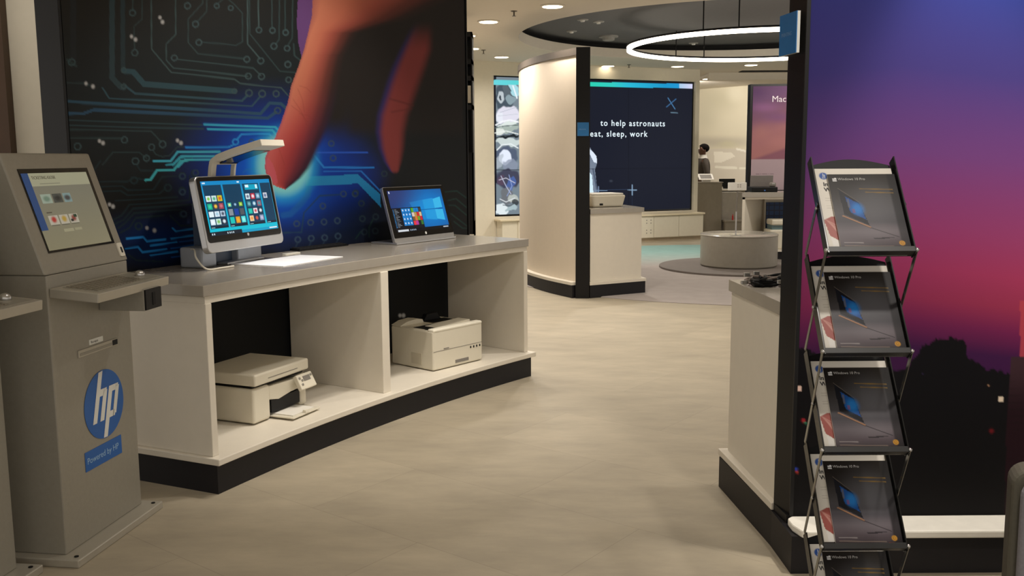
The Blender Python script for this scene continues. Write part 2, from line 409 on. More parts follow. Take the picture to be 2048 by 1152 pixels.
# ================================================================ LEFT DISPLAY FIXTURE
LC = (7.564, -0.062)              # centre the left fixture is curved about
A0, A1 = 139.95, 155.5
def lp(r, a, z=0): a = math.radians(a); return Vector((LC[0]+r*math.cos(a), LC[1]+r*math.sin(a), z))
RM = 10.45                        # mural radius
def seen_at(px, lo, hi, rad):      # angle on the arc whose eye-level point falls on a picture column
    for _ in range(50):
        m_ = (lo+hi)/2; q = lp(rad, m_, EYE)
        if proj((q.x, q.y, q.z))[0] > px: lo = m_
        else: hi = m_
    return lo
t = thing('display_counter', 'long curved white display counter with grey top and two open bays', 'counter', tuple(lp(10.0, 147.7)), 0)
org = Vector(t.location)
def P_(name, bm, m, **k):
    o = obj(name, bm, m, t, **k); o.data.transform(Matrix.Translation(-org)); return o
P_('plinth', arc_solid(LC, 9.72, RM-.02, A0, A1, 0, .135), m_plinth)
P_('base_shelf', arc_solid(LC, 9.69, RM-.02, A0-.1, A1+.12, .135, .165), m_white, bevel=.004)
P_('top_rail', arc_solid(LC, 9.745, RM-.02, A0+.05, A1-.02, .835, .865), m_white)
P_('side_panel', arc_solid(LC, 9.74, RM-.02, A1-.22, A1+.0, .165, .835, 4), m_white, bevel=.003)
P_('side_panel', arc_solid(LC, 9.74, RM-.02, A0+.05, A0+.27, .165, .835, 4), m_white, bevel=.003)
P_('divider_panel', arc_solid(LC, 9.74, RM-.02, 147.75, 148.12, .165, .835, 4), m_white, bevel=.003)
P_('worktop', arc_solid(LC, 9.735, RM-.01, A0, A1+.08, .866, .915, 40), m_top, bevel=.003)

# mural wall
t = thing('mural_wall', 'tall curved wall with a printed mural of a red-lit finger touching a blue circuit board', 'wall mural', tuple(lp(10.45, 148)), 0)
org = Vector(t.location)
MA0, MA1 = seen_at(932, 135, 150, RM), seen_at(140, 148, 165, RM)
P_('wall_core', arc_solid(LC, RM, RM+.12, MA0-.05, MA1, 0.0, 2.62, 40), m_black)
na = int(math.radians(MA1-MA0)*RM/0.0052); nzv = int(2.45/.0056)
aa = np.radians(np.linspace(MA1-.03, MA0+.02, na)); zz = np.linspace(2.61, .167, nzv)
AA, ZZ = np.meshgrid(aa, zz)
pos = np.stack([LC[0]+(RM-.004)*np.cos(AA), LC[1]+(RM-.004)*np.sin(AA), ZZ], -1)
PX, PY = proj(pos)
p = Paint(PX, PY, lin((20, 22, 24)))
# tones of the board
p.blob((180, 60), 330, 300, lin((34, 30, 22)), .8, .9)
p.blob((400, 200), 330, 140, lin((20, 34, 40)), .7, .9)
p.blob((330, 480), 120, 40, lin((4, 36, 90)), .9, .9)
p.blob((620, 440), 130, 60, lin((8, 28, 62)), .9, .8)
p.blob((545, 330), 120, 95, lin((0, 60, 180)), 1, .95)
p.blob((555, 345), 80, 66, lin((0, 105, 235)), 1, .9)
p.blob((680, 350), 60, 45, lin((0, 50, 150)), .85, .95)
def zs(pts, s=3.4133, ox=0, oy=0): return [(ox+x/s, oy+y/s) for (x, y) in pts]
tk, tn = lin((44, 68, 74)), lin((46, 66, 68))
for pts, w, col, al in [
    ([(765, -500), (765, 530), (820, 590), (842, 600)], 11, lin((46, 66, 72)), .9), ([(835, -500), (840, 470), (845, 480)], 9, lin((38, 56, 62)), .9),
    ([(850, 485), (910, 490), (985, 575), (1600, 622)], 11, lin((48, 78, 88)), .95), ([(500, -500), (500, 430)], 12, lin((34, 38, 40)), .9),
    ([(460, 410), (520, 450)], 5, tn, .7), ([(460, 565), (570, 570), (640, 590)], 4, tn, .6),
    ([(970, -400), (970, 130), (915, 180), (915, 260), (920, 330)], 2.3, tn, .9), ([(915, -400), (905, 70)], 2.6, tn, .9),
    ([(1030, -400), (1035, 335), (1170, 495), (1600, 540), (1640, 570), (1920, 600), (1965, 650)], 2.6, lin((62, 84, 86)), .9),
    ([(1195, -400), (1200, 235), (1135, 300), (1135, 410), (1185, 465), (1690, 520)], 2.6, lin((58, 80, 82)), .9),
    ([(1210, 405), (1730, 465), (1780, 515)], 2.4, lin((56, 78, 80)), .9), ([(1385, -60), (1385, 20), (1285, 130), (1285, 290), (1350, 365), (1660, 400)], 2.6, tn, .9),
    ([(1415, -100), (1410, 80), (1345, 150)], 2.6, tn, .9), ([(1375, 285), (1610, 310), (1655, 285), (1655, 90), (1600, 30), (1540, -20), (1480, 30)], 2.4, tn, .9),
    ([(1690, -200), (1690, 300), (1775, 400)], 2.6, lin((66, 88, 90)), .9), ([(1700, -200), (1705, 230), (1910, 485), (2020, 495)], 2.4, tn, .9),
    ([(1760, -200), (1766, 190)], 2.6, lin((70, 92, 94)), .9), ([(1855, -200), (1857, 190)], 2.6, tn, .9), ([(1945, -200), (1947, 205)], 2.6, tn, .9),
    ([(1910, -200), (1905, 270), (1880, 305)], 2.6, tn, .9), ([(2000, -200), (1995, 260), (1962, 315)], 2.6, tn, .9), ([(2005, 300), (2010, 380), (2060, 420)], 3, tn, .9),
    ([(860, 590), (925, 640), (1650, 690), (1690, 650)], 4, lin((52, 84, 96)), .9), ([(700, 600), (745, 670), (1720, 725), (1780, 655)], 3, lin((52, 84, 96)), .9),
    ([(470, 690), (560, 700), (1780, 775), (1840, 705), (1920, 710), (1960, 745)], 6, lin((46, 82, 104)), .9),
    ([(470, 775), (570, 775), (640, 750), (1830, 805), (1885, 765)], 6, lin((44, 80, 108)), .9),
    ([(470, 820), (1390, 852)], 2.6, lin((46, 70, 76)), .9), ([(470, 855), (1390, 880)], 2.6, lin((46, 70, 76)), .9),
    ([(470, 885), (1030, 895), (1065, 930), (1100, 970)], 3, tn, .9), ([(480, 940), (840, 945)], 3, tn, .8),
    ([(1045, 1025), (1065, 1055), (1110, 1070), (1160, 1060), (1210, 1005), (1270, 1005)], 2.6, tn, .9), ([(700, 1126), (770, 1040), (950, 1040), (1000, 1080)], 2.6, tn, .8)]:
    p.line(zs(pts), w, col, al, 1.2)
for c, r in [((920, 360), 20), ((905, 88), 20), ((1695, 520), 19), ((1190, 395), 19), ((1785, 522), 20), ((1685, 405), 19), ((1280, 40), 20), ((1335, 165), 20), ((1358, 290), 19),
             ((1780, 415), 20), ((1768, 205), 18), ((1860, 208), 18), ((1950, 222), 18), ((1870, 315), 20), ((1960, 330), 18), ((1965, 440), 20), ((1970, 545), 18), ((1700, 635), 22), ((1790, 640), 22),
             ((1885, 640), 20), ((1895, 755), 20), ((1110, 985), 22), ((850, 955), 20), ((1035, 1005), 20), ((1000, 1080), 20), ((925, 1100), 22), ((530, 1000), 22), ((490, 425), 22), ((845, 480), 16), ((845, 590), 16), ((1600, 622), 16), ((1480, 40), 16), ((1575, 55), 16)]:
    p.ring((c[0]/3.4133, c[1]/3.4133), r/3.4133, 2.6, lin((60, 82, 86)), .9)
cy = lin((56, 170, 205)); bl = lin((38, 140, 220))
for pts, w in [([(1395, 848), (1880, 868), (1910, 900)], 4.4), ([(1420, 880), (1860, 890), (1890, 925)], 4.4), ([(1270, 1005), (1560, 1005), (1600, 985)], 4), ([(1615, 955), (1650, 915), (1840, 915), (1870, 955)], 4)]:
    p.line(zs(pts), w+3, lin((0, 50, 160)), .5, 4); p.line(zs(pts), w, bl if w == 4 else cy, .95, 1.2)
p.ring((1608/3.4133, 968/3.4133), 5.5, 3, bl); 
for pts in [[(1050, 1100), (1165, 1100), (1215, 1035), (1500, 1035)], [(1180, 1126), (1240, 1065), (1480, 1065)], [(1215, 1140), (1262, 1092), (1450, 1090)]]:
    p.line(zs(pts), 4.5, lin((70, 180, 205)), .95, 1.2)
z2 = lambda pts: zs(pts, 5.39, 140, 330)
for pts in [[(300, 180), (620, 180), (690, 135), (800, 160)], [(330, 235), (560, 225), (620, 270), (900, 265), (990, 130), (1150, 120)], [(340, 290), (540, 275), (620, 325), (960, 310), (1030, 250)],
            [(490, 385), (1160, 345)], [(450, 600), (560, 540), (640, 430), (1290, 380), (1290, 120)], [(480, 640), (580, 590), (680, 470), (1340, 425)], [(520, 680), (600, 620), (690, 520), (1200, 480)],
            [(540, 730), (640, 680), (710, 570), (1010, 545)], [(1080, 545), (1190, 655), (1400, 650)], [(620, 960), (720, 1030), (1000, 1040)], [(220, 100), (330, -40)], [(720, 0), (760, 60), (900, 60)]]:
    p.line(z2(pts), 3, lin((32, 50, 54)), .9, 1.2)
for c in [(1210, 120), (1055, 245), (1210, 280), (1220, 530), (740, 660), (1345, 90), (690, 165)]: p.ring((140+c[0]/5.39, 330+c[1]/5.39), 6.5, 3.2, lin((34, 54, 58)), .9)
for pts, w, c in [([(610, 795), (790, 778), (830, 825), (1030, 800)], 3.6, bl), ([(870, 870), (1150, 830)], 3.4, bl), ([(600, 903), (735, 885), (780, 940), (1040, 905)], 3.6, bl), ([(870, 975), (1160, 933)], 3.4, bl),
                  ([(1105, 680), (1140, 715), (1400, 680)], 3.4, bl), ([(1090, 795), (1440, 742)], 3.2, bl), ([(1180, 830), (1440, 795)], 3, lin((20, 90, 170))), ([(1090, 900), (1450, 850)], 3.2, lin((20, 100, 190))),
                  ([(1220, 920), (1450, 885)], 3, lin((20, 90, 170))), ([(1100, 995), (1480, 945)], 3.2, lin((20, 100, 190))),
                  ([(815, 165), (870, 155), (940, 55), (1120, 55), (1190, -40), (1320, -60)], 5, lin((70, 185, 195))), ([(1040, 0), (1110, -5), (1180, -80), (1320, -95)], 4, lin((60, 170, 190)))]:
    p.line(z2(pts), w, c, .92, 1.2)
# right of the fingertip
for pts, w, c in [([(628, 305), (735, 305)], 2.6, lin((40, 90, 200))), ([(620, 300), (648, 335), (747, 335)], 4, lin((34, 120, 205))), ([(648, 343), (722, 342), (770, 392)], 3, lin((34, 110, 200)))]:
    p.line(pts, w, c, .95, 1)
p.poly([(612, 352), (716, 349), (760, 388), (762, 415), (716, 367), (612, 372)], lin((32, 128, 185)))
zk = lambda pts: zs(pts, 4.114, 360, 270)
p.line(zk([(850, 660), (910, 650), (1000, 560), (1050, 500), (1060, 440)]), 12, lin((22, 92, 170)), .8, 5)
p.line(zk([(520, 310), (545, 285), (690, 270)]), 3, lin((30, 110, 200)), .6, 2)
p.line(zk([(850, 805), (1000, 800), (1020, 640), (1150, 500), (1310, 490)]), 3, lin((30, 62, 88)), .8, 1.3)
for c in [(1345, 485), (1440, 485), (1175, 585), (960, 730), (1075, 720), (1185, 715), (1295, 705), (970, 860), (1080, 850), (1190, 845), (1300, 832), (130, 310), (20, 340), (20, 470), (30, 650), (590, 60), (700, 60), (1245, 70), (1260, 190)]:
    p.ring((360+c[0]/4.114, 270+c[1]/4.114), 5.3, 3, lin((52, 74, 96)), .8)
for c in [(970, 870), (1080, 862), (1190, 858), (1300, 845)]: p.line(zk([(c[0], c[1]+10), (c[0]-20, c[1]+60)]), 3, lin((40, 60, 80)), .7)
z6 = lambda pts: zs(pts, 5.24, 700, 340)
for c in [(60, 240), (120, 350), (130, 510), (270, 490), (150, 650), (265, 640), (360, 40)]: p.ring((700+c[0]/5.24, 340+c[1]/5.24), 5.2, 3, lin((38, 56, 66)), .8)
for pts in [[(60, 720), (110, 650)], [(200, 700), (200, 600), (240, 520)], [(1000, 230), (1120, 220), (1230, 300)], [(1030, 320), (1110, 300), (1230, 400)], [(1040, 370), (1100, 370), (1230, 480)], [(1060, 460), (1230, 590)], [(1090, 540), (1180, 610), (1230, 610)]]:
    p.line(z6(pts), 2.6, lin((30, 58, 54)), .8, 1.4)
# shadow side of the printed hand, then the fingers
zf = lambda x, y: (500+x/3.033, y/3.033)
FY, FX = (p.Y)*3.033, (p.X-500)*3.033
dark = lin((34, 29, 27))
kyL = np.array([-900, 0, 100, 200, 300, 400, 520, 620, 740, 840, 900, 960, 1020, 1080, 1110, 1132, 1150])
kL = np.array([420, 380, 375, 352, 328, 295, 250, 230, 190, 150, 112, 92, 90, 104, 122, 160, 215])
kR = np.array([1500, 1300, 900, 660, 600, 575, 555, 535, 500, 460, 435, 410, 375, 320, 280, 245, 215])
Lx = np.interp(FY, kyL, kL); Rx = np.interp(FY, kyL, kR)
sh = ssm(Rx+260, Rx+20, FX)*(FX > Lx)*ssm(900, 700, FY); p.mix(np.maximum(sh, (FX > Lx)*ssm(620, 520, FY)), dark)
p.mix(((FX > 500) & (FX < 1290)) * ssm(860, 760, FY)*ssm(560, 640, FX)*.9, dark)
# thumb behind
p.poly([zf(*q) for q in [(300, -400), (382, -400), (382, 120), (350, 250), (314, 352), (292, 255), (284, 120), (290, 0)]], lin((104, 66, 122)))
# cyan halo round the tip
dh = np.hypot((FX-205)/165, (FY-1000)/185)
p.mix(ssm(1.5, .7, dh)*.95, lin((50, 190, 235))); p.mix(ssm(1.15, .8, dh)*.55, lin((170, 240, 215)))
tt = (FX-Lx)/np.maximum(Rx-Lx, 1)
body = (FX > Lx)*(FY < 1150)*ssm(1.0, .86, tt)
stops = np.array([0, .06, .25, .45, .65, .82, 1.0])
up = np.array([lin(c) for c in [(176, 100, 88), (206, 124, 96), (196, 110, 86), (164, 82, 68), (104, 52, 44), (52, 33, 30), (32, 28, 27)]])
dn = np.array([lin(c) for c in [(186, 88, 108), (204, 98, 94), (188, 78, 74), (162, 58, 60), (112, 42, 54), (62, 28, 46), (30, 26, 60)]])
cu = np.stack([np.interp(tt, stops, up[:, k]) for k in range(3)], -1); cdn = np.stack([np.interp(tt, stops, dn[:, k]) for k in range(3)], -1)
wv = ssm(450, 900, FY)[..., None]; fc = cu*(1-wv)+cdn*wv
# the palm falls off to the right and downwards
pal = ssm(250, 60, FY+ (FX-500)*.12)
body = np.where(FY < 330, (FX > Lx)*np.maximum(ssm(1.0, .8, (FX-Lx)/np.maximum(np.interp(FY, [0, 120, 200, 330], [900, 620, 330, 280]), 1)), 0), body)
b3 = np.clip(body, 0, 1)[..., None]; fcp = np.where((FY < 330)[..., None], np.stack([np.interp((FX-Lx)/np.interp(FY, [0, 120, 200, 330], [900, 620, 330, 280]), stops, up[:, k]) for k in range(3)], -1), fc)
p.C = p.C*(1-b3)+fcp*b3
for (x0_, y0_, x1_, y1_) in [(290, 540, 330, 680), (260, 600, 345, 760), (250, 640, 350, 740), (300, 520, 370, 560), (130, 830, 210, 1000), (300, 690, 380, 720)]:
    p.line([zf(x0_, y0_), zf((x0_+x1_)/2+8, (y0_+y1_)/2-6), zf(x1_, y1_)], 1.6, lin((128, 52, 44)), .3, 2)
p.poly([zf(*q) for q in [(92, 985), (108, 955), (135, 985), (155, 1040), (170, 1110), (150, 1118), (110, 1075)]], lin((214, 96, 116)), .55)
# second, blurred finger
ky = np.array([120, 200, 300, 400, 500, 600, 700, 800, 900, 980, 1040, 1070]); l2 = np.interp(FY, ky, [1000, 960, 915, 870, 835, 805, 775, 766, 782, 812, 850, 880]); r2_ = np.interp(FY, ky, [1110, 1110, 1105, 1075, 1040, 1005, 965, 945, 937, 922, 905, 885])
t2 = (FX-l2)/np.maximum(r2_-l2, 1); fd = ssm(120, 330, FY)*ssm(1060, 1030, FY)
p.mix(ssm(-.10, .08, t2)*ssm(.5, .1, t2)*fd*.6, lin((52, 42, 112)))
p.mix(ssm(.02, .3, t2)*ssm(1.08, .72, t2)*fd*.95, lin((132, 56, 54)))
p.line([zf(850, 600), zf(990, 640)], 3, lin((84, 34, 32)), .6, 5); p.line([zf(860, 680), zf(980, 660)], 3, lin((90, 36, 34)), .5, 5)
for a_, b_ in [((320, 35), (325, 44)), ((263, 73), (271, 79)), ((172, 167), (186, 173)), ((355, 281), (362, 286)), ((199, 282), (206, 286)), ((219, 409), (226, 413)), ((294, 456), (309, 461)), ((800, 631), (807, 631))]:
    for q, r in ((a_, 3), (b_, 3.4)): p.blob(q, r, r*1.15, lin((200, 200, 200)), .9, .6)
m_mural = print_mat('mural_print', 0.0, .55, 1.0, .2)
o = grid_mesh('mural_print', pos, p.C, m_mural, t); o.data.transform(Matrix.Translation(-org))
# black end fin of the mural wall
P_('end_fin', arc_solid(LC, RM-.006, RM+.135, MA1, MA1+.08, 0, 2.62, 3), m_black)
P_('end_fin', arc_solid(LC, RM-.008, RM+.13, MA0-.1, MA0-.05, 0, 2.62, 3), m_black)

# slim black cabinet beyond the mural
t = thing('black_shelf_cabinet', 'slim black shelf cabinet just beyond the right end of the finger mural', 'cabinet', (-.46, 10.2, 0))
bm = bmesh.new(); bx(bm, -.35, .06, .0, .35, 0, .72); bx(bm, -.35, .06, .3, .35, 0, 2.75); bx(bm, .045, .06, 0, .35, 0, 2.75)
for z in (.72, 1.95, 2.25, 2.42, 2.7): bx(bm, -.35, .06, 0, .35, z, z+.05)
bx(bm, -.35, .06, .0, .03, .77, 1.5)
obj('cabinet_frame', bm, m_black, t)
bm = bmesh.new(); bx(bm, -.3, .04, .02, .28, 2.02, 2.2); obj('shelf_box', bm, m_white, t)
bm = bmesh.new(); bx(bm, -.1, .055, -.03, -.001, .6, .63); obj('door_handle', bm, m_white, t)

# ================================================================ MIDDLE FIXTURE
def offset_strip(pts, d):
    out = []
    for i, q in enumerate(pts):
        a = Vector(pts[max(i-1, 0)]); c = Vector(pts[min(i+1, len(pts)-1)]); tdir = (c-a).normalized(); nrm = Vector((tdir.y, -tdir.x))
        out.append(tuple(Vector(q)+nrm*d))
    return out
face = [tuple(v)[:2] for v in bez([(.672, 9.74, 0), (.43, 10.2, 0), (.22, 10.78, 0), (.105, 11.5, 0), (.14, 12.3, 0), (.35, 13.0, 0)], 8)]
t = thing('partition_wall', 'curved cream partition with dark edge and black end fin in the middle of the shop', 'partition', (.45, 10.6, 0))
org = Vector(t.location)
def strip(name, d0, d1, z0, z1, m, **k):
    a = offset_strip(face, d0); c = offset_strip(face, d1); return P_(name, PR(a+c[::-1], z0, z1), m, **k)
strip('wall_panel', 0, .12, .165, 2.46, mat('partition_cream', (220, 206, 186), .6, noise=.01))
strip('top_edge', -.012, .13, 2.46, 2.53, mat('partition_cap', (84, 76, 68), .5))
strip('base_ledge', -.07, .12, .135, .165, m_white)
strip('plinth', -.06, .12, 0, .135, m_plinth)
P_('end_fin', PR([(.655, 9.70), (.795, 9.69), (.80, 9.80), (.66, 9.80)], 0, 2.53), m_black)
t = thing('display_counter', 'white counter with grey top beside the black end fin of the cream partition', 'counter', (1.1, 10.3, 0))
org = Vector(t.location)
P_('cabinet_body', PR([(.806, 9.735), (1.375, 10.04), (.86, 12.2), (.62, 11.9)], .166, .866), m_white)
P_('worktop', PR([(.806, 9.72), (1.40, 10.035), (.88, 12.25), (.60, 11.95)], .867, .915), m_top)
P_('base_ledge', PR([(.802, 9.69), (1.43, 10.03), (.9, 12.3), (.60, 12.0)], .135, .165), m_white)
P_('plinth', PR([(.803, 9.695), (1.42, 10.03), (.89, 12.28), (.62, 12.0)], 0, .135), m_plinth)

# ================================================================ RIGHT FIXTURE
t = thing('sunset_wall', 'tall black-edged wall with a purple sunset skyline print at right', 'wall mural', (1.8, 3.3, 0))
org = Vector(t.location)
P_('wall_core', PR([(.99, 3.262), (3.0, 3.262), (3.0, 3.385), (.966, 3.385)], .166, 2.62), m_black)
P_('front_ledge', PR([(.975, 3.235), (.975, 3.18), (.992, 3.122), (1.01, 3.112), (2.6, 3.108), (2.6, 3.256), (.994, 3.256)], .137, .165), mat('ledge_white', (240, 236, 224), .4), bevel=.006)
P_('plinth', PR([(.958, 3.385), (.963, 3.14), (2.6, 3.14), (2.6, 3.385)], 0, .136), m_plinth)
P_('end_foot', PR([(.966, 3.385), (.978, 3.26), (2.6, 3.26), (2.6, 3.385)], .1365, .1655), m_black)
nx, nz_ = int(1.6/.0058), int(2.45/.0062)
xs = np.linspace(1.0, 2.6, nx); zz = np.linspace(2.61, .166, nz_); XX, ZZ = np.meshgrid(xs, zz)
pos = np.stack([XX, np.full(XX.shape, 3.2585), ZZ], -1); PX, PY = proj(pos)
yk = [-700, 0, 160, 330, 480, 560, 620, 670, 720]
cl = np.array([lin(c) for c in [(30, 46, 130), (46, 46, 124), (60, 50, 120), (100, 60, 122), (134, 54, 108), (136, 46, 94), (128, 40, 84), (98, 30, 78), (60, 20, 66)]])
cr = np.array([lin(c) for c in [(40, 72, 168), (52, 64, 146), (76, 64, 138), (126, 70, 136), (166, 68, 120), (182, 62, 104), (170, 56, 90), (128, 36, 88), (70, 24, 76)]])
wx = np.clip((PX-1610)/430, 0, 1.3)[..., None]
yy = PY+ (1-np.abs(PX-1800)/260)*30
ca = np.stack([np.interp(yy, yk, cl[:, k]) for k in range(3)], -1); cb = np.stack([np.interp(yy, yk, cr[:, k]) for k in range(3)], -1)
p = Paint(PX, PY, (0, 0, 0)); p.C = (ca*(1-wx)+cb*wx)*np.interp(PY, [-100, 300, 700], [.66, .84, .86])[..., None]
rng = np.random.RandomState(4)
skx = [1500, 1590, 1620, 1650, 1700, 1760, 1800, 1816, 1826, 1836, 1846, 1858, 1870, 1885, 1900, 1914, 1926, 1932, 1934, 1945, 1960, 1975, 1990, 2010, 2100, 2300, 2700]
sky_ = [690, 692, 700, 715, 735, 740, 742, 735, 718, 708, 692, 688, 678, 677, 675, 680, 678, 690, 712, 722, 728, 740, 738, 746, 760, 750, 760]
rag = np.interp(PX, np.arange(1400, 2700, 4), rng.uniform(-3.5, 3.5, 325))
p.mix(ssm(-2.0, 2.0, PY-np.interp(PX, skx, sky_)-rag), lin((9, 7, 11)))
p.mix(ssm(700, 1050, PY)*ssm(1500, 1560, PX)*.4, lin((22, 20, 18)))
p.poly([(2021, 715), (2030, 712), (2800, 700), (2800, 1100), (2008, 1100), (2013, 850)], lin((62, 40, 46)))
p.mix(p.inside([(2021, 715), (2030, 712), (2800, 700), (2800, 1100), (2008, 1100), (2013, 850)])*ssm(720, 830, PY), lin((34, 12, 20)))
for k in range(18): p.line([(2018, 735+k*14), (2700, 727+k*12)], 1.6, lin((26, 12, 16)), .5)
p.poly([(2040, 600), (2700, 590), (2700, 712), (2040, 712)], lin((190, 70, 80)), .8)
for (x, y, r, c) in [(2003, 799, 5, (235, 215, 190)), (1977, 771, 2.4, (170, 130, 100)), (1983, 862, 4.5, (110, 20, 26)), (1598, 777, 5.5, (240, 205, 190)), (1607, 841, 4, (170, 40, 50)), (1611, 846, 2.6, (50, 130, 100)), (1592, 938, 3.2, (50, 80, 200)), (1594, 944, 3, (180, 60, 50)), (1846, 748, 2, (40, 30, 60))]:
    p.rect(x-r, y-r, x+r, y+r, lin(c), .95) if r >= 5 else p.blob((x, y), r, r, lin(c), .9)
o = grid_mesh('sunset_print', pos, p.C, print_mat('sunset_print', 0.0, .6, 1.0, .15), t); o.data.transform(Matrix.Translation(-org))
P_('edge_trim', BX(.987, 1.0, 3.254, 3.262, .165, 2.62), m_black)
t = thing('display_counter', 'white counter end with grey top behind the black edge of the sunset wall', 'counter', (1.5, 3.75, 0))
org = Vector(t.location)
P_('cabinet_body', PR([(.978, 3.387), (.942, 4.03), (2.6, 4.12), (2.6, 3.387)], .165, .866), m_white)
P_('worktop', PR([(.975, 3.387), (.935, 4.06), (2.62, 4.15), (2.62, 3.387)], .867, .915), m_top)
ar = [(.975+.02*(1-math.cos(q)), 3.12+.02*(1-math.sin(q))) for q in np.linspace(0, PI/2, 6)]
P_('base_ledge', PR([(.905, 4.06), (.957, 3.386), (2.6, 3.386), (2.6, 4.16)], .137, .165), m_white, bevel=.003)
P_('plinth', PR([(.905, 4.03), (.958, 3.386), (2.6, 3.386), (2.6, 4.14)], 0, .136), m_plinth)
# ================================================================ KIOSKS
def rrect(w, h, r, n=6, cx=0, cy=0):
    out = []
    for (sx, sy, a0) in ((1, -1, -90), (1, 1, 0), (-1, 1, 90), (-1, -1, 180)):
        for i in range(n+1):
            a = math.radians(a0+90*i/n); out.append((cx+sx*(w/2-r)+r*math.cos(a), cy+sy*(h/2-r)+r*math.sin(a)))
    return out
def flat_panel(poly_xz, y0, y1, mtx=None, mi=0, bm=None):
    """polygon in local x-z, thickness y0..y1"""
    bm = bm or bmesh.new()
    a = [bm.verts.new((q[0], y0, q[1])) for q in poly_xz]; c = [bm.verts.new((q[0], y1, q[1])) for q in poly_xz]
    if mtx is not None:
        for v in a+c: v.co = mtx @ v.co
    n = len(a); fs = [bm.faces.new(a), bm.faces.new(c[::-1])]
    for i in range(n): fs.append(bm.faces.new((a[i], c[i], c[(i+1) % n], a[(i+1) % n])))
    for f in fs: f.material_index = mi
    return bm
def screen_grid(name, w, h, nx, ny, mtx, paintf, m, parent):
    """display/print in local x (right) z (up) plane facing -y; paintf gets u (0..1 right), v (0..1 down)"""
    us = np.linspace(0, 1, nx); vs = np.linspace(0, 1, ny); U2, V2 = np.meshgrid(us, vs)
    p = Paint(U2*w*1000, V2*h*1000, (0, 0, 0)); paintf(p, w*1000, h*1000)
    loc = np.stack([U2*w-w/2, np.zeros_like(U2), h-V2*h, np.ones_like(U2)], -1)
    Mx = np.array(mtx); pos = loc@Mx.T
    return grid_mesh(name, pos[..., :3], p.C, m, parent)

def kiosk_screen(p, W, H):
    p.C[:] = lin((150, 148, 130))
    v = (p.Y/H)[..., None]; p.C = lin((142, 142, 128))*(1-v)+lin((160, 154, 124))*v
    p.rect(.1*W, 0, W, .17*H, lin((192, 192, 162))); p.rect(0, 0, .10*W, .74*H, lin((48, 84, 140)))
    for (u0, u1, c, d) in ((.16, .31, (178, 196, 178), (120, 150, 130)), (.33, .47, (86, 90, 84), (50, 52, 50)), (.49, .61, (150, 180, 180), (70, 60, 60))):
        p.rect(u0*W, .28*H, u1*W, .40*H, lin(c)); p.blob(((u0+u1)/2*W, .34*H), .045*W, .035*H, lin(d), .9)
    for (u0, u1, c) in ((.16, .30, (200, 40, 34)), (.32, .45, (206, 170, 60)), (.47, .60, (150, 60, 50))):
        p.rect(u0*W, .56*H, u1*W, .68*H, lin((214, 208, 190))); p.blob(((u0+u1)/2*W, .615*H), .035*W, .04*H, lin(c), .95)
    p.rect(.54*W, .57*H, .59*W, .61*H, lin((40, 70, 50))); p.rect(.48*W, .63*H, .52*W, .66*H, lin((40, 40, 40)))
    for u0, u1 in ((.17, .29), (.32, .44), (.47, .59)): p.rect(u0*W, .69*H, u1*W, .696*H, lin((90, 90, 84)))
    p.rect(.16*W, .515*H, .24*W, .525*H, lin((90, 80, 70)))
    p.rect(.32*W, .75*H, .47*W, .79*H, lin((186, 182, 150))); p.rect(.49*W, .75*H, .6*W, .785*H, lin((182, 178, 146)))
    p.rect(.22*W, .135*H, .52*W, .145*H, lin((130, 128, 112)))
m_kscr = print_mat('kiosk_display', .34, .25, .35)
m_ink = mat('dark_ink', (40, 40, 44), .6)
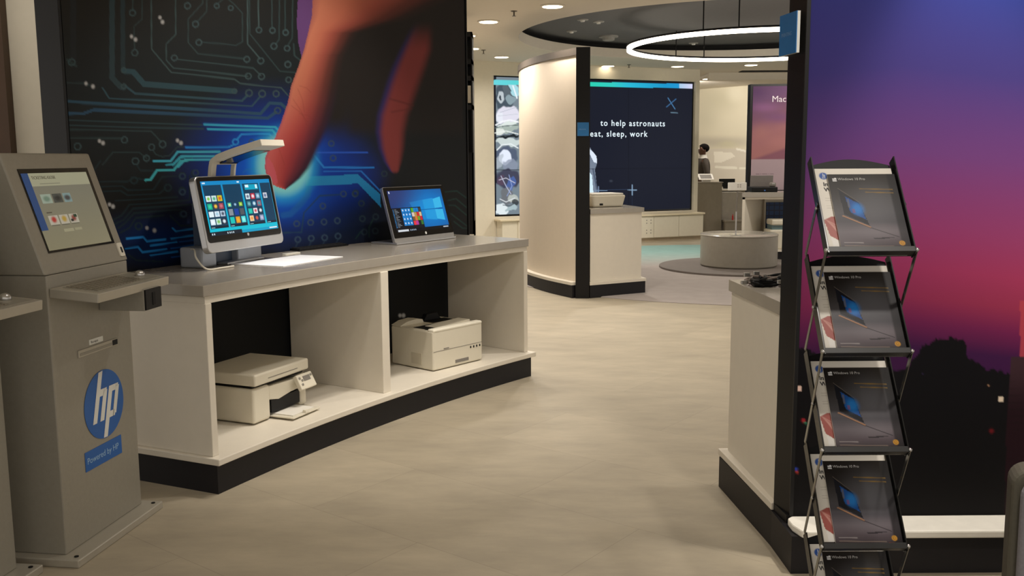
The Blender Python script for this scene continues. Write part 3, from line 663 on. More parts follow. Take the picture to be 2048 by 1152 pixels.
def make_kiosk(label, loc, rz, reader=True):
    t = thing('information_kiosk', label, 'kiosk', loc, rz, 'grey self-service kiosks at the left')
    obj('base_plate', BX(-.42, .072, -.30, .30, 0, .03), m_kiosk2, t, bevel=.004)
    for y in (-.27, .27):
        bm = bmesh.new(); lathe(bm, [(.008, .0305), (.008, .033)], 12, (.045, y)); obj('floor_bolt', bm, m_bplast, t)
    obj('pillar', profile([(0, .03), (0, 1.045), (-.30, 1.045), (-.33, .8), (-.36, .03)], -.26, .26), m_kiosk, t, bevel=.004)
    obj('head', profile([(0.001, 1.046), (-.138, 1.468), (-.22, 1.468), (-.38, 1.36), (-.38, 1.15), (-.30, 1.046)], -.265, .268), m_kiosk, t, bevel=.006)
    th = math.atan(.139/.422)
    # tilted face frame: local x -> +y(kiosk), z up the face, -y -> outwards (+x kiosk)
    T = Matrix.Translation((0, 0, 1.046)) @ Matrix.Rotation(PI/2, 4, 'Z') @ Matrix.Rotation(-th, 4, 'X')
    HL = .444
    bz = obj('screen_bezel', flat_panel([(-.205, .075), (.215, .075), (.215, .385), (-.205, .385)], -.0035, .004, T), m_gloss, t)
    screen_grid('touch_screen', .395, .285, 200, 150, T @ Matrix.Translation((-.002, -.0045, .083)), kiosk_screen, m_kscr, t)
    text('screen_title', 'TICKETING KIOSK', .017, mat('soft_ink', (120, 112, 96), .6), t, T @ frame_mtx((-.15, -.0052, .345), (1, 0, 0), (0, 0, 1)), .0002)
    obj('card_slot', flat_panel(rrect(.034, .055, .006, 4, .238, .045), -.006, .0, T), m_wplast, t)
    obj('card_slot_opening', flat_panel(rrect(.010, .024, .004, 4, .240, .043), -.0075, -.002, T), m_bplast, t)
    # keyboard shelf
    tl = Matrix.Translation((0, 0, 1.0)) @ Matrix.Rotation(math.radians(5), 4, 'Y')
    tr = obj('keyboard_tray', BX(0.002, .185, -.25, .245, -.034, 0, mtx=tl), m_kiosk2, t, bevel=.003)
    bm = bmesh.new(); bx(bm, .03, .165, -.215, .225, 0, .0015, mtx=tl)
    obj('keyboard_plate', bm, m_kiosk, tr)
    bm = bmesh.new()
    for i in range(6):
        for j in range(15): bx(bm, .036+i*.0205, .052+i*.0205, -.205+j*.0215, -.188+j*.0215, .0015, .005, mtx=tl)
    obj('keyboard_keys', bm, mat('metal_keys', (150, 142, 126), .35, metal=.4), tr)
    bm = bmesh.new(); bmesh.ops.create_uvsphere(bm, u_segments=20, v_segments=12, radius=.019)
    for v in bm.verts: v.co = tl @ (v.co+Vector((.10, .175, .006)))
    obj('trackball', bm, m_steel, tr, smooth=True)
    # reader box below the shelf
    if reader:
     rb = obj('ticket_reader', BX(0.001, .185, .045, .165, .875, .958), m_kiosk, t, bevel=.002)
     obj('reader_face', BX(.185, .192, .048, .162, .878, .955), m_bplast, rb)
     obj('reader_slot', BX(.191, .194, .095, .115, .892, .94), m_void, rb)
    # receipt slot, logo, banner
    sl = obj('receipt_slot', BX(-.001, .004, -.11, .152, .722, .750), m_kiosk2, t, bevel=.002)
    obj('slot_opening', BX(.002, .0055, .115, .148, .726, .746), m_bplast, sl)
    obj('slot_flap', BX(.002, .0052, -.10, .112, .728, .738), m_kiosk, sl)
    nl = obj('slot_label', BX(-.001, .002, -.035, .055, .756, .776), m_lblw, t)
    text('label_text', 'Receipts', .014, m_ink, nl, frame_mtx((.0022, -.026, .761), (0, 1, 0), (0, 0, 1)), .0002)
    bm = bmesh.new(); c0_ = (.037, .513); R = .133
    vs = [bm.verts.new((.0012, c0_[0]+R*math.cos(a), c0_[1]+R*math.sin(a))) for a in np.linspace(0, 2*PI, 64, endpoint=False)]
    ff = bm.faces.new(vs); e = bmesh.ops.extrude_face_region(bm, geom=[ff])
    for g in e['geom']:
        if isinstance(g, bmesh.types.BMVert): g.co.x += .0008
    lg = obj('round_logo', bm, m_hpblue, t)
    bm = bmesh.new()
    def q4(x0, x1, y0, y1, capy=None):
        pts = []
        for (x, y) in ((x0, y0), (x1, y0), (x1, y1), (x0, y1)):
            X_ = x+.30*y
            if capy:                       # stems run to the rim of the disc
                r = math.hypot(X_, y)
                while r > .985: y *= .99; X_ = x+.30*y; r = math.hypot(X_, y)
            pts.append((X_, y))
        f = bm.faces.new([bm.verts.new((.0028, c0_[0]+R*a, c0_[1]+R*b_)) for a, b_ in pts]); return f
    q4(-.50, -.30, -.46, 1.2, True); q4(-.30, -.10, .26, .46); q4(-.14, .06, -.46, .40); q4(-.12, .02, .38, .46)
    q4(.14, .34, -1.3, .46, True); q4(.34, .52, .28, .46); q4(.50, .68, -.40, .40); q4(.34, .56, -.46, -.28); q4(.5, .62, -.46, -.38); q4(.5, .62, .38, .46)
    obj('logo_letters', bm, m_lblw, lg)
    bn = obj('text_banner', BX(.0005, .002, -.111, .136, .288, .362), m_hpblue, t)
    text('banner_text', 'Powered by HP', .0335, mat('banner_ink', (150, 185, 215), .5), bn, frame_mtx((.0024, -.100, .314), (0, 1, 0), (0, 0, 1)), .0002)
    bm = bmesh.new(); lathe(bm, [(.038, 0), (.038, .003)], 24)
    for v in bm.verts: v.co = Vector((-.17+v.co.x, -.26-v.co.z, .93+v.co.y))
    obj('side_speaker', bm, mat('speaker_mesh', (116, 110, 96), .6), t)
    return t
kang = math.atan2(-.1405, .990)
make_kiosk('grey kiosk with a lit touch screen and a round blue logo on its front', (-1.578, 3.527, 0), kang)
make_kiosk('grey kiosk cut off by the left edge of the photo, keyboard shelf showing', (-1.775, 2.905, 0), kang, False)
bpy.data.objects['information_kiosk'].pop('group', None); bpy.data.objects['information_kiosk.001'].pop('group', None)

# ================================================================ COMPUTERS ON THE LEFT COUNTER
WT = .915
def aio_screen(p, W, H):
    v = (p.Y/H)[..., None]; p.C = lin((10, 128, 190))*(1-v)+lin((0, 188, 208))*v
    for u0, u1 in ((.02, .265), (.29, .545), (.57, .815), (.84, .995)):
        p.rect(u0*W, .07*H, u1*W, .87*H, lin((12, 58, 86))); p.rect(u0*W, .83*H, u1*W, .87*H, lin((8, 30, 48)))
        p.rect((u0+.01)*W, .845*H, (u0+.06)*W, .858*H, lin((150, 190, 200)))
    p.rect(0, .93*H, W*.44, H, lin((10, 26, 40))); p.rect(.44*W, .945*H, W, H, lin((0, 150, 190)))
    for i, u in enumerate((.02, .045, .23, .26, .285, .31)): p.rect(u*W, .955*H, (u+.012)*W, .985*H, lin((200, 220, 230)))
    p.rect(.86*W, .955*H, .98*W, .975*H, lin((220, 235, 240)))
    p.rect(.02*W, .02*H, .06*W, .045*H, lin((210, 230, 240))); p.rect(.5*W, .02*H, .535*W, .045*H, lin((220, 235, 240)))
    p.rect(.60*W, .09*H, .80*W, .19*H, lin((0, 160, 190))); p.rect(.61*W, .10*H, .66*W, .15*H, lin((220, 240, 245))); p.rect(.76*W, .10*H, .79*W, .17*H, lin((220, 240, 245)))
    rng = np.random.RandomState(7)
    def tile(u, v, c, c2=None, w=.062, h=.105):
        p.rect(u*W, v*H, (u+w)*W, (v+h)*H, lin(c))
        if c2: p.blob(((u+w*.5)*W, (v+h*.5)*H), w*.3*W, h*.3*H, lin(c2), .95)
    W_, TE, GR = (214, 232, 238), (40, 190, 170), (120, 190, 40)
    rows = [[(W_, GR), ((200, 225, 225), (60, 170, 120)), ((200, 190, 40), (220, 80, 40))], [((10, 170, 130), (60, 200, 160)), ((60, 60, 70), (240, 190, 60)), ((150, 60, 80), (200, 110, 120))],
            [((220, 236, 242), None), ((214, 228, 240), (160, 200, 220)), ((180, 200, 220), (60, 70, 90))], [((214, 232, 240), (240, 245, 250)), ((200, 228, 220), (120, 180, 80)), ((30, 40, 60), (220, 235, 245))]]
    for r in range(4):
        for c in range(3): tile(.033+c*.077, .27+r*.142, *rows[r][c])
    for c, k in enumerate([((60, 180, 160), (230, 240, 150)), ((14, 60, 90), (150, 190, 220)), ((120, 180, 40), (200, 220, 120))]): tile(.31+c*.08, .42, *k, w=.05, h=.075)
    for c, k in enumerate([(130, 140, 150), (20, 60, 150), (80, 86, 92)]): tile(.305+c*.08, .54, k, w=.062, h=.12)
    for c, k in enumerate([((20, 190, 180), None), ((220, 150, 30), (235, 170, 50)), ((80, 215, 215), (150, 235, 230))]): tile(.305+c*.08, .69, *k, h=.12)
    rows = [[(W_, (90, 100, 130)), ((200, 40, 60), (240, 220, 230)), ((90, 140, 170), (180, 210, 230))], [((40, 110, 120), (120, 180, 190)), ((20, 90, 130), (200, 230, 240)), ((150, 90, 110), (60, 150, 160))],
            [((10, 180, 160), (40, 200, 180)), ((235, 230, 235), (200, 50, 70)), ((20, 40, 60), (230, 235, 240))], [((230, 200, 160), (235, 150, 60)), ((20, 50, 80), (210, 90, 70)), ((130, 150, 180), (200, 190, 220))]]
    for r in range(4):
        for c in range(3): tile(.59+c*.077, .27+r*.142, *rows[r][c])
    tile(.86, .27, (200, 205, 215), (90, 110, 150))
def aio_tilt(y0, z0, lean): return Matrix.Translation((0, y0, z0)) @ Matrix.Rotation(-lean, 4, 'X')
bl, br = np.array([-1.430, 4.468]), np.array([-1.215, 5.068]); mid_ = (bl+br)/2
ang = math.atan2(.942, .336)
t = thing('projection_computer', 'white-framed touch computer with app tiles and an overhead camera arm', 'computer', (mid_[0], mid_[1], WT+.001), ang)
T = aio_tilt(0, .085, math.atan(.071/.386)); Wd, Hh = .638, .368
o = obj('screen_housing', flat_panel(rrect(Wd, Hh, .03, 6, 0, Hh/2), 0, .035, T), m_silver, t, bevel=.004)
bz = obj('screen_glass', flat_panel(rrect(Wd-.028, .315, .02, 6, 0, .048+.1575), -.003, .002, T), m_gloss, t)
m_scr = print_mat('display_bright', .95, .12, 0, .3)
screen_grid('touch_display', .566, .264, 300, 160, T @ Matrix.Translation((-.0, -.0036, .079)), aio_screen, m_scr, t)
bm = bmesh.new(); lathe(bm, [(.008, 0), (.008, .0008)], 20)
for v in bm.verts: v.co = T @ Vector((v.co.x+.01, -.0036-v.co.z, .068+v.co.y))
obj('button', bm, m_silver, t)
m_sstand = mat('stand_grey', (165, 170, 178), .35, metal=.3)
obj('stand', BX(.09, .30, .13, .25, 0.0, .11), m_sstand, t, bevel=.01)
obj('stand', BX(-.22, -.10, .12, .25, 0.0, .10), m_sstand, t, bevel=.01)
obj('stand_back', BX(-.12, .10, .17, .24, 0, .31), mat('stand_dark_blue', (70, 84, 104), .4), t)  # dark blue back panel between the stand blocks
obj('front_foot', flat_panel([(-.05, .0), (.27, 0.0), (.27, .012), (-.05, .012)], .095, .16), m_silver, t, bevel=.003)
# camera arm: a wide bent band rising behind the screen and reaching forward
prof = [(.150, .30), (.134, .42), (.124, .49), (.112, .518), (.075, .537), (-.02, .566), (-.175, .606)]       # (y, z) centre line, local
prof = [tuple(v)[:2] for v in bez([(a, b_, 0) for a, b_ in prof], 6)]
bm = bmesh.new(); ring_ = []
for i, (y, z) in enumerate(prof):
    a_ = prof[max(i-1, 0)]; c_ = prof[min(i+1, len(prof)-1)]; d = Vector((c_[0]-a_[0], c_[1]-a_[1])).normalized(); nn = Vector((-d.y, d.x))
    th_ = .012 if i < len(prof)*.6 else .016; k = i/(len(prof)-1)
    xa, xb = -.115, .082
    ring_.append([bm.verts.new((x, y+nn.x*s, z+nn.y*s)) for (x, s) in ((xa, -th_), (xb, -th_), (xb, th_), (xa, th_))])
for q_ in ring_[:14]:
    for v in q_: bm.verts.remove(v)
ring_ = ring_[14:]
for a_, c_ in zip(ring_[:-1], ring_[1:]):
    for k in range(4): bm.faces.new((a_[k], a_[(k+1) % 4], c_[(k+1) % 4], c_[k]))
bm.faces.new(ring_[0]); bm.faces.new(ring_[-1][::-1])
arm = obj('camera_arm', bm, m_wplast, t, bevel=.007, seg=3)
for (xa, xb) in ((-.115, -.078), (.066, .082)):
    bm = bmesh.new(); rr_ = []
    for (y, z) in prof[:16]:
        rr_.append([bm.verts.new((x, y+s, z)) for (x, s) in ((xa, -.012), (xb, -.012), (xb, .012), (xa, .012))])
    for a_, c_ in zip(rr_[:-1], rr_[1:]):
        for k in range(4): bm.faces.new((a_[k], a_[(k+1) % 4], c_[(k+1) % 4], c_[k]))
    bm.faces.new(rr_[0]); bm.faces.new(rr_[-1][::-1]); obj('arm_post', bm, m_wplast, t, bevel=.004)
bm = bmesh.new(); rr_ = []
for i in range(18, len(prof)-3):
    y, z = prof[i]; a_ = prof[i-1]; c_ = prof[i+1]; d = Vector((c_[0]-a_[0], c_[1]-a_[1])).normalized(); nn = Vector((-d.y, d.x)); s0, s1 = .0125, .0185
    rr_.append([bm.verts.new((x, y+nn.x*s, z+nn.y*s)) for (x, s) in ((-.068, s0), (.072, s0), (.072, s1), (-.068, s1))])
for a_, c_ in zip(rr_[:-1], rr_[1:]):
    for k in range(4): bm.faces.new((a_[k], a_[(k+1) % 4], c_[(k+1) % 4], c_[k]))
bm.faces.new(rr_[0]); bm.faces.new(rr_[-1][::-1])
obj('arm_underside', bm, m_gloss, arm)
obj('power_cable', TB(bez([(-.20, .20, .09), (-.27, .12, .095), (-.31, .08, .06), (-.29, .04, .008), (-.20, .02, .0045), (-.12, .01, .0045)], 10), .0045), m_wplast, t)
l = spot('projector_lamp', mid_[0]+.26, mid_[1]-.24, 1.50, 6.0, 52, .25, (.85, .93, 1.0), .01, aim=(-1.12, 4.96, .915))
bm = PR([(-1.422, 4.782), (-1.128, 4.66), (-.914, 5.118), (-1.167, 5.214)], WT+.0005, WT+.0035)
o = obj('touch_mat', bm, mat('touch_mat_white', (240, 240, 240), .5, noise=.005)); tag(o, 'thin white touch mat lying brightly lit in front of the touch computer', 'mat')
# keyboard
def keyboard(name, label, x, y, rz, w, d):
    t = thing(name, label, 'keyboard', (x, y, WT), rz)
    obj('keyboard_case', profile([(-d/2, 0.001), (d/2, .001), (d/2, .018), (-d/2, .008)], -w/2, w/2), m_bplast, t, bevel=.002)
    bm = bmesh.new()
    for i in range(5):
        for j in range(14):
            x0_ = -d/2+.01+i*(d-.02)/5; z_ = .009+(x0_+d/2)/d*.010
            bx(bm, x0_, x0_+(d-.02)/5-.004, -w/2+.01+j*(w-.02)/14, -w/2+.01+(j+1)*(w-.02)/14-.003, z_, z_+.004)
    obj('keys', bm, mat('black_keys', (30, 30, 32), .5), t)
keyboard('computer_keyboard', 'black keyboard lying behind the lit white mat on the long counter', -1.165, 5.66, math.radians(148), .42, .13)
bm = bmesh.new(); prism(bm, rrect(.12, .035, .01, 4), 0, .006)
for v in bm.verts: v.co = Matrix.Rotation(math.radians(60), 4, 'Z') @ v.co
o = obj('stylus_tray', bm, m_wplast, loc=(-1.235, 5.30, WT+.0006)); tag(o, 'small flat white strip lying behind the lit mat', 'stylus')

# second touch computer
def win_screen(p, W, H):
    v = p.Y/H; u = p.X/W
    p.C = np.ones(p.X.shape+(3,))*lin((12, 44, 96)); p.blob((.75*W, .55*H), .55*W, .75*H, lin((16, 92, 170)), .95, .9); p.blob((.72*W, .5*H), .35*W, .42*H, lin((0, 130, 210)), .9, .9)
    p.poly([(.35*W, .30*H), (.80*W, .22*H), (.80*W, .78*H), (.45*W, .72*H)], lin((20, 150, 225)), .5)
    p.poly([(.80*W, .25*H), (.95*W, .20*H), (.95*W, .47*H), (.80*W, .485*H)], lin((60, 190, 240)), .9); p.poly([(.80*W, .515*H), (.95*W, .52*H), (.95*W, .80*H), (.80*W, .75*H)], lin((60, 190, 240)), .9)
    p.poly([(.6*W, .26*H), (.80*W, .23*H), (.80*W, .485*H), (.6*W, .49*H)], lin((40, 170, 230)), .5); p.poly([(.6*W, .51*H), (.80*W, .515*H), (.80*W, .77*H), (.6*W, .73*H)], lin((40, 170, 230)), .5)
    p.line([(.4*W, .5*H), (.95*W, .495*H)], 3, lin((8, 60, 120)), .9)
    p.blob((.1*W, .1*H), .35*W, .3*H, lin((60, 60, 110)), .5, .9); p.rect(.02*W, .02*H, .04*W, .07*H, lin((220, 225, 235)))
    p.rect(0, .42*H, .53*W, .93*H, lin((18, 20, 28))); 
    for k in range(13): p.rect(.02*W, (.45+k*.035)*H, (.035)*W, (.466+k*.035)*H, lin((60, 150, 220))); p.rect(.05*W, (.452+k*.035)*H, (.085+.02*(k % 3))*W, (.464+k*.035)*H, lin((130, 140, 150)))
    rng = np.random.RandomState(5); b = (20, 130, 210)
    for r in range(4):
        for c in range(3):
            p.rect((.17+c*.055)*W, (.44+r*.105)*H, (.222+c*.055)*W, (.54+r*.105)*H, lin(b)); p.blob(((.196+c*.055)*W, (.485+r*.105)*H), .010*W, .02*H, lin((230, 240, 250)))
    q = [(90, 170, 40), b, b, (60, 60, 60), (220, 200, 190), (190, 150, 80), (210, 40, 50), (220, 190, 150), (120, 90, 60), (220, 120, 50), (110, 160, 50), (200, 40, 60), (230, 60, 70), (180, 60, 150), (30, 30, 40), (60, 120, 50)]
    for i, c in enumerate(q):
        r, k = divmod(i, 4); p.rect((.345+k*.045)*W, (.44+r*.105)*H, (.387+k*.045)*W, (.54+r*.105)*H, lin(c))
    p.rect(0, .93*H, W, H, lin((8, 12, 20))); p.rect(.03*W, .94*H, .22*W, .99*H, lin((215, 220, 225)))
    for k in range(4): p.rect((.25+k*.03)*W, .95*H, (.265+k*.03)*W, .98*H, lin((170, 190, 210)))
    p.rect(.88*W, .95*H, .98*W, .975*H, lin((190, 200, 210)))
a2, b2 = np.array([-.7145, 5.802]), np.array([-.377, 6.308]); m2 = (a2+b2)/2; ang2 = math.atan2(b2[1]-a2[1], b2[0]-a2[0])
t = thing('touch_computer', 'black-framed touch computer showing a blue desktop and a start menu', 'computer', (m2[0], m2[1], WT+.001), ang2)
T = aio_tilt(0, .012, math.atan(.098/.335)); Wd, Hh = .60, .352
obj('screen_housing', flat_panel(rrect(Wd, Hh, .012, 5, 0, Hh/2), 0, .022, T), m_silver, t, bevel=.003)
obj('screen_glass', flat_panel(rrect(Wd-.006, .322, .008, 5, 0, .027+.161), -.002, .002, T), m_gloss, t)
screen_grid('display', .535, .265, 270, 150, T @ Matrix.Translation((0, -.0026, .062)), win_screen, print_mat('display_desktop', .85, .06, 0, .4), t)
bm = bmesh.new(); lathe(bm, [(.009, 0), (.009, .0008)], 20)
for v in bm.verts: v.co = T @ Vector((v.co.x+.01, -.0026-v.co.z, .043+v.co.y))
obj('button', bm, m_lblw, t)
obj('base', flat_panel([(-.30, 0), (.30, 0), (.30, .012), (-.30, .012)], -.012, .20), m_silver, t, bevel=.003)
obj('kickstand', flat_panel([(-.12, 0.01), (.12, .01), (.10, .20), (-.10, .20)], .16, .165, Matrix.Rotation(math.radians(10), 4, 'X')), m_silver, t)

# ================================================================ PRINTERS IN THE BAYS
SH = .1655
ang = math.atan2(.92, .39)
t = thing('scanner_printer', 'white multifunction printer with scanner lid and paper tray in the left bay', 'printer', (-1.238, 4.452, SH), ang)
m_pw = mat('printer_white', (214, 207, 188), .42, noise=.01)
W, D, H = .44, .37, .25
bm = bmesh.new(); bx(bm, 0, .13, 0.01, D, .006, .178); bx(bm, .13, W, .10, D, .006, .165); bx(bm, .38, W, .015, D, .006, .172)
obj('body', bm, m_pw, t, bevel=.014, seg=4)
obj('front_cover', flat_panel([(.125, .10), (.20, .085), (.30, .10), (.385, .105), (.385, .160), (.125, .168)], .012, .12), m_pw, t, bevel=.005)
obj('inner_recess', BX(.10, .40, .11, .30, .02, .186), m_bplast, t)
obj('scanner_gap', BX(.015, .43, .03, D-.01, .176, .192), m_bplast, t)
obj('scanner_lid', BX(-.002, W, -.004, D, .192, H), m_pw, t, bevel=.010, seg=4)
obj('lid_groove', BX(.10, .34, -.0055, -.001, .215, .218), m_gplast, t)
cp = obj('control_panel', BX(0, .13, -.012, .012, -.04, .04, mtx=Matrix.Translation((.30, -.03, .145)) @ Matrix.Rotation(math.radians(-28), 4, 'X')), m_pw, t, bevel=.004)
MT = Matrix.Translation((.30, -.03, .145)) @ Matrix.Rotation(math.radians(-28), 4, 'X')
obj('display', BX(.045, .10, -.0145, -.011, .0, .026, mtx=MT), m_gplast, cp)
for (x, z) in ((.015, .02), (.03, .006), (.112, .022), (.02, -.015)):
    obj('button', BX(x-.006, x+.008, -.0155, -.011, z-.005, z+.006, mtx=MT), m_steel, cp, bevel=.001)
tr = obj('paper_tray', flat_panel([(.14, .008), (.37, .008), (.37, .016), (.14, .016)], -.115, .10), m_pw, t, bevel=.003)
obj('paper_guide', BX(.24, .27, -.118, -.10, .016, .030), m_wplast, tr); obj('paper', BX(.165, .345, -.095, .09, .0165, .021), m_paper, tr)
obj('output_slot', BX(.14, .375, .014, .03, .03, .095), m_bplast, t)

u = np.array([.285, .335]); u /= np.linalg.norm(u); ang = math.atan2(u[1], u[0])
t = thing('laser_printer', 'white box-shaped laser printer in the right bay of the long counter', 'printer', (-.476, 5.605, SH), ang)
W, D, H = .44, .37, .257
obj('body', BX(0, W, 0, D, .004, .245), m_pw, t, bevel=.012, seg=4)
obj('front_rim', BX(0.002, W-.002, -.003, .05, .235, H), mat('printer_bright', (226, 220, 202), .4), t, bevel=.010, seg=4)
bm = bmesh.new(); bx(bm, .03, .26, .08, .20, .2452, .2464); bx(bm, .22, .41, .22, .31, .2452, .2464); bx(bm, .02, .20, .045, .09, .2452, .2466)
obj('output_recess', bm, m_bplast, t)
obj('output_cover', flat_panel([(.10, .2466), (.40, .2466), (.40, .262), (.10, .249)], .07, .17), m_pw, t, bevel=.003)
obj('rear_tray', flat_panel([(0, .245), (.20, .245), (.19, .268), (.14, .276), (.06, .270), (0, .25)], .28, .365), m_pw, t, bevel=.006)
obj('rear_support', flat_panel([(.22, .246), (.38, .246), (.36, .262), (.34, .292), (.25, .288)], .30, .34), m_bplast, t, bevel=.004)
bm = bmesh.new(); bx(bm, 0.004, W-.004, -.0012, .001, .118, .1205); obj('front_seam', bm, m_gplast, t)
for k in range(4): obj('button', BX(.325+k*.028, .334+k*.028, -.003, .001, .095, .108), m_bplast, t)
obj('name_mark', BX(.09, .135, -.0015, .001, .125, .131), m_gplast, t)
obj('tray_handle', BX(.19, .31, -.002, .001, .022, .042), m_gplast, t, bevel=.004)
obj('side_grille', BX(-.0015, .001, .10, .19, .03, .10), mat('grille_beige', (196, 188, 168), .5), t)

# printer on the middle counter
t = thing('inkjet_printer', 'low white printer on the counter beside the partition in the middle', 'printer', (.98, 10.28, .916), math.radians(22))
obj('body', flat_panel([(-.19, 0), (.17, 0), (.21, .125), (-.22, .125)], -.15, .17), m_pw, t, bevel=.02, seg=3)
obj('top_cover', BX(-.2, .19, -.13, .16, .125, .145), mat('printer_lid', (236, 232, 222), .4), t, bevel=.01)
obj('port', BX(-.11, -.07, -.153, -.149, .02, .04), m_bplast, t)

# cable heap on the right-hand counter
t = thing('cable_heap', 'small heap of dark cables with shiny plugs on the right-hand grey counter', 'cables', (1.03, 3.86, .916))
rng = random.Random(3)
for k in range(6):
    pts = [(rng.uniform(-.06, .1), rng.uniform(-.07, .07), rng.uniform(.006, .04)) for _ in range(7)]
    pts[0] = (pts[0][0], pts[0][1], .006)
    obj('cable', TB(bez(pts, 6), .0055), m_bplast if k % 3 else mat('cable_grey', (120, 108, 100), .35), t)
obj('adapter', BX(-.05, .03, -.05, .02, 0, .028), m_bplast, t, bevel=.005)
for (x, y, z) in ((-.075, .01, .01), (-.06, .03, .04), (-.02, .035, .045), (.055, -.05, .02)):
    obj('plug', BX(x-.014, x+.012, y-.008, y+.008, z-.007, z+.009), m_steel, t, bevel=.003)

# ================================================================ BLUE SIGNS
def blue_sign(label, o3, xdir, w, h):
    t = thing('wall_sign', label, 'sign', o3)
    x = Vector(xdir).normalized(); n_ = x.cross(Vector((0, 0, 1))).normalized()
    Mx = Matrix(((x.x, -n_.x, 0, 0), (x.y, -n_.y, 0, 0), (0, 0, 1, 0), (0, 0, 0, 1)))
    obj('back_board', BX(0, w, .003, .013, 0, h, mtx=Mx), m_lblw, t)
    obj('sign_face', BX(0, w, 0, .0029, 0, h, mtx=Mx), mat('sign_blue', (30, 112, 176), .4), t)
    text('sign_text', 'PRINTING', w*.135, mat('sign_ink', (120, 160, 205), .5), t, Mx @ frame_mtx((w*.14, -.0008, h*.45), (1, 0, 0), (0, 0, 1)), .0002)
blue_sign('small blue square sign on the black end fin of the cream partition', (.668, 9.683, 1.655), (1, -.02, 0), .115, .135)
blue_sign('blue square sign with a white edge high on the black fin at right', (.938, 3.40, 1.785), (.018, -.125, 0), .135, .137)
# ================================================================ BROCHURE RACK
RX, RY = .920, 2.42
PZ = [1.200, .936, .671, .405, .140]; DX = [0, .001, .009, .018, .026]
LEAN = math.atan(.17/.235); RL = .290
t = thing('brochure_rack', 'black folding zigzag brochure rack with five sloping pockets', 'magazine rack', (RX, RY, 0))
rack = t
TP = []
hw = .1115
for k in range(5):
    T = Matrix.Translation((DX[k], 0, PZ[k])) @ Matrix.Rotation(-LEAN, 4, 'X'); TP.append(T)
    arch = [(-hw+.004, -.004), (hw-.004, -.004), (hw-.004, RL-.012)]+[(x, RL-.012+.022*math.cos(x/hw*PI/2)) for x in np.linspace(hw-.006, -hw+.006, 15)]+[(-hw+.004, RL-.012)]
    bm = flat_panel(arch, .022, .0245, T)
    pk = obj('pocket', bm, m_bplast, t)
    bm = bmesh.new(); bx(bm, -hw, hw, -.004, .022, -.006, -.003, mtx=T); bx(bm, -hw, hw, -.006, -.004, -.006, .009, mtx=T)
    obj('front_lip', bm, mat('rack_metal', (24, 24, 24), .45), pk, bevel=.0006)
    for s in (-1, 1):
        sx = s*hw
        obj('side_rail', BX(sx-.0015, sx+.0015, -.006, .026, -.008, RL, mtx=T), mat('rail_metal', (44, 44, 44), .25, metal=.7), pk)
        bm = bmesh.new(); bmesh.ops.create_uvsphere(bm, u_segments=12, v_segments=8, radius=.006)
        for v in bm.verts: v.co = T @ (v.co+Vector((sx+s*.004, -.002, 0)))
        obj('knob', bm, m_steel, pk, smooth=True)
        bm = bmesh.new(); bmesh.ops.create_uvsphere(bm, u_segments=12, v_segments=8, radius=.0045)
        for v in bm.verts: v.co = T @ (v.co+Vector((sx+s*.004, .012, RL*.47)))
        obj('knob', bm, m_steel, pk, smooth=True)
def strut(p0, p1, s):
    p0, p1 = Vector(p0), Vector(p1); d = (p1-p0); L = d.length; d.normalize(); x = Vector((1, 0, 0)); y = d.cross(x).normalized()
    Mx = Matrix(((x.x, y.x, d.x, p0.x), (x.y, y.y, d.y, p0.y), (x.z, y.z, d.z, p0.z), (0, 0, 0, 1)))
    obj('strut', BX(-.0012, .0012, -.0065, .0065, 0, L, mtx=Mx), mat('strut_metal', (132, 132, 128), .22, metal=.9), t, bevel=.0005)
for s in (-1, 1):
    X_ = s*(hw+.0045)
    top = lambda k: (DX[k]+X_, .17, PZ[k]+.235); lip = lambda k: (DX[k]+X_, 0, PZ[k]); midp = lambda k: (DX[k]+X_, .085, PZ[k]+.1175)
    strut(midp(0), top(1), s)
    for k in (0, 1, 2): strut(lip(k), top(k+2), s)
    strut(lip(3), (DX[4]+X_, .20, .006), s); strut(lip(4), (DX[4]+X_, -.03, .006), s)
bm = bmesh.new(); bx(bm, -hw+.02, hw+.035, .185, .215, 0, .008); bx(bm, -hw+.02, hw+.035, -.045, -.015, 0, .008)
obj('foot_bar', bm, m_bplast, t)

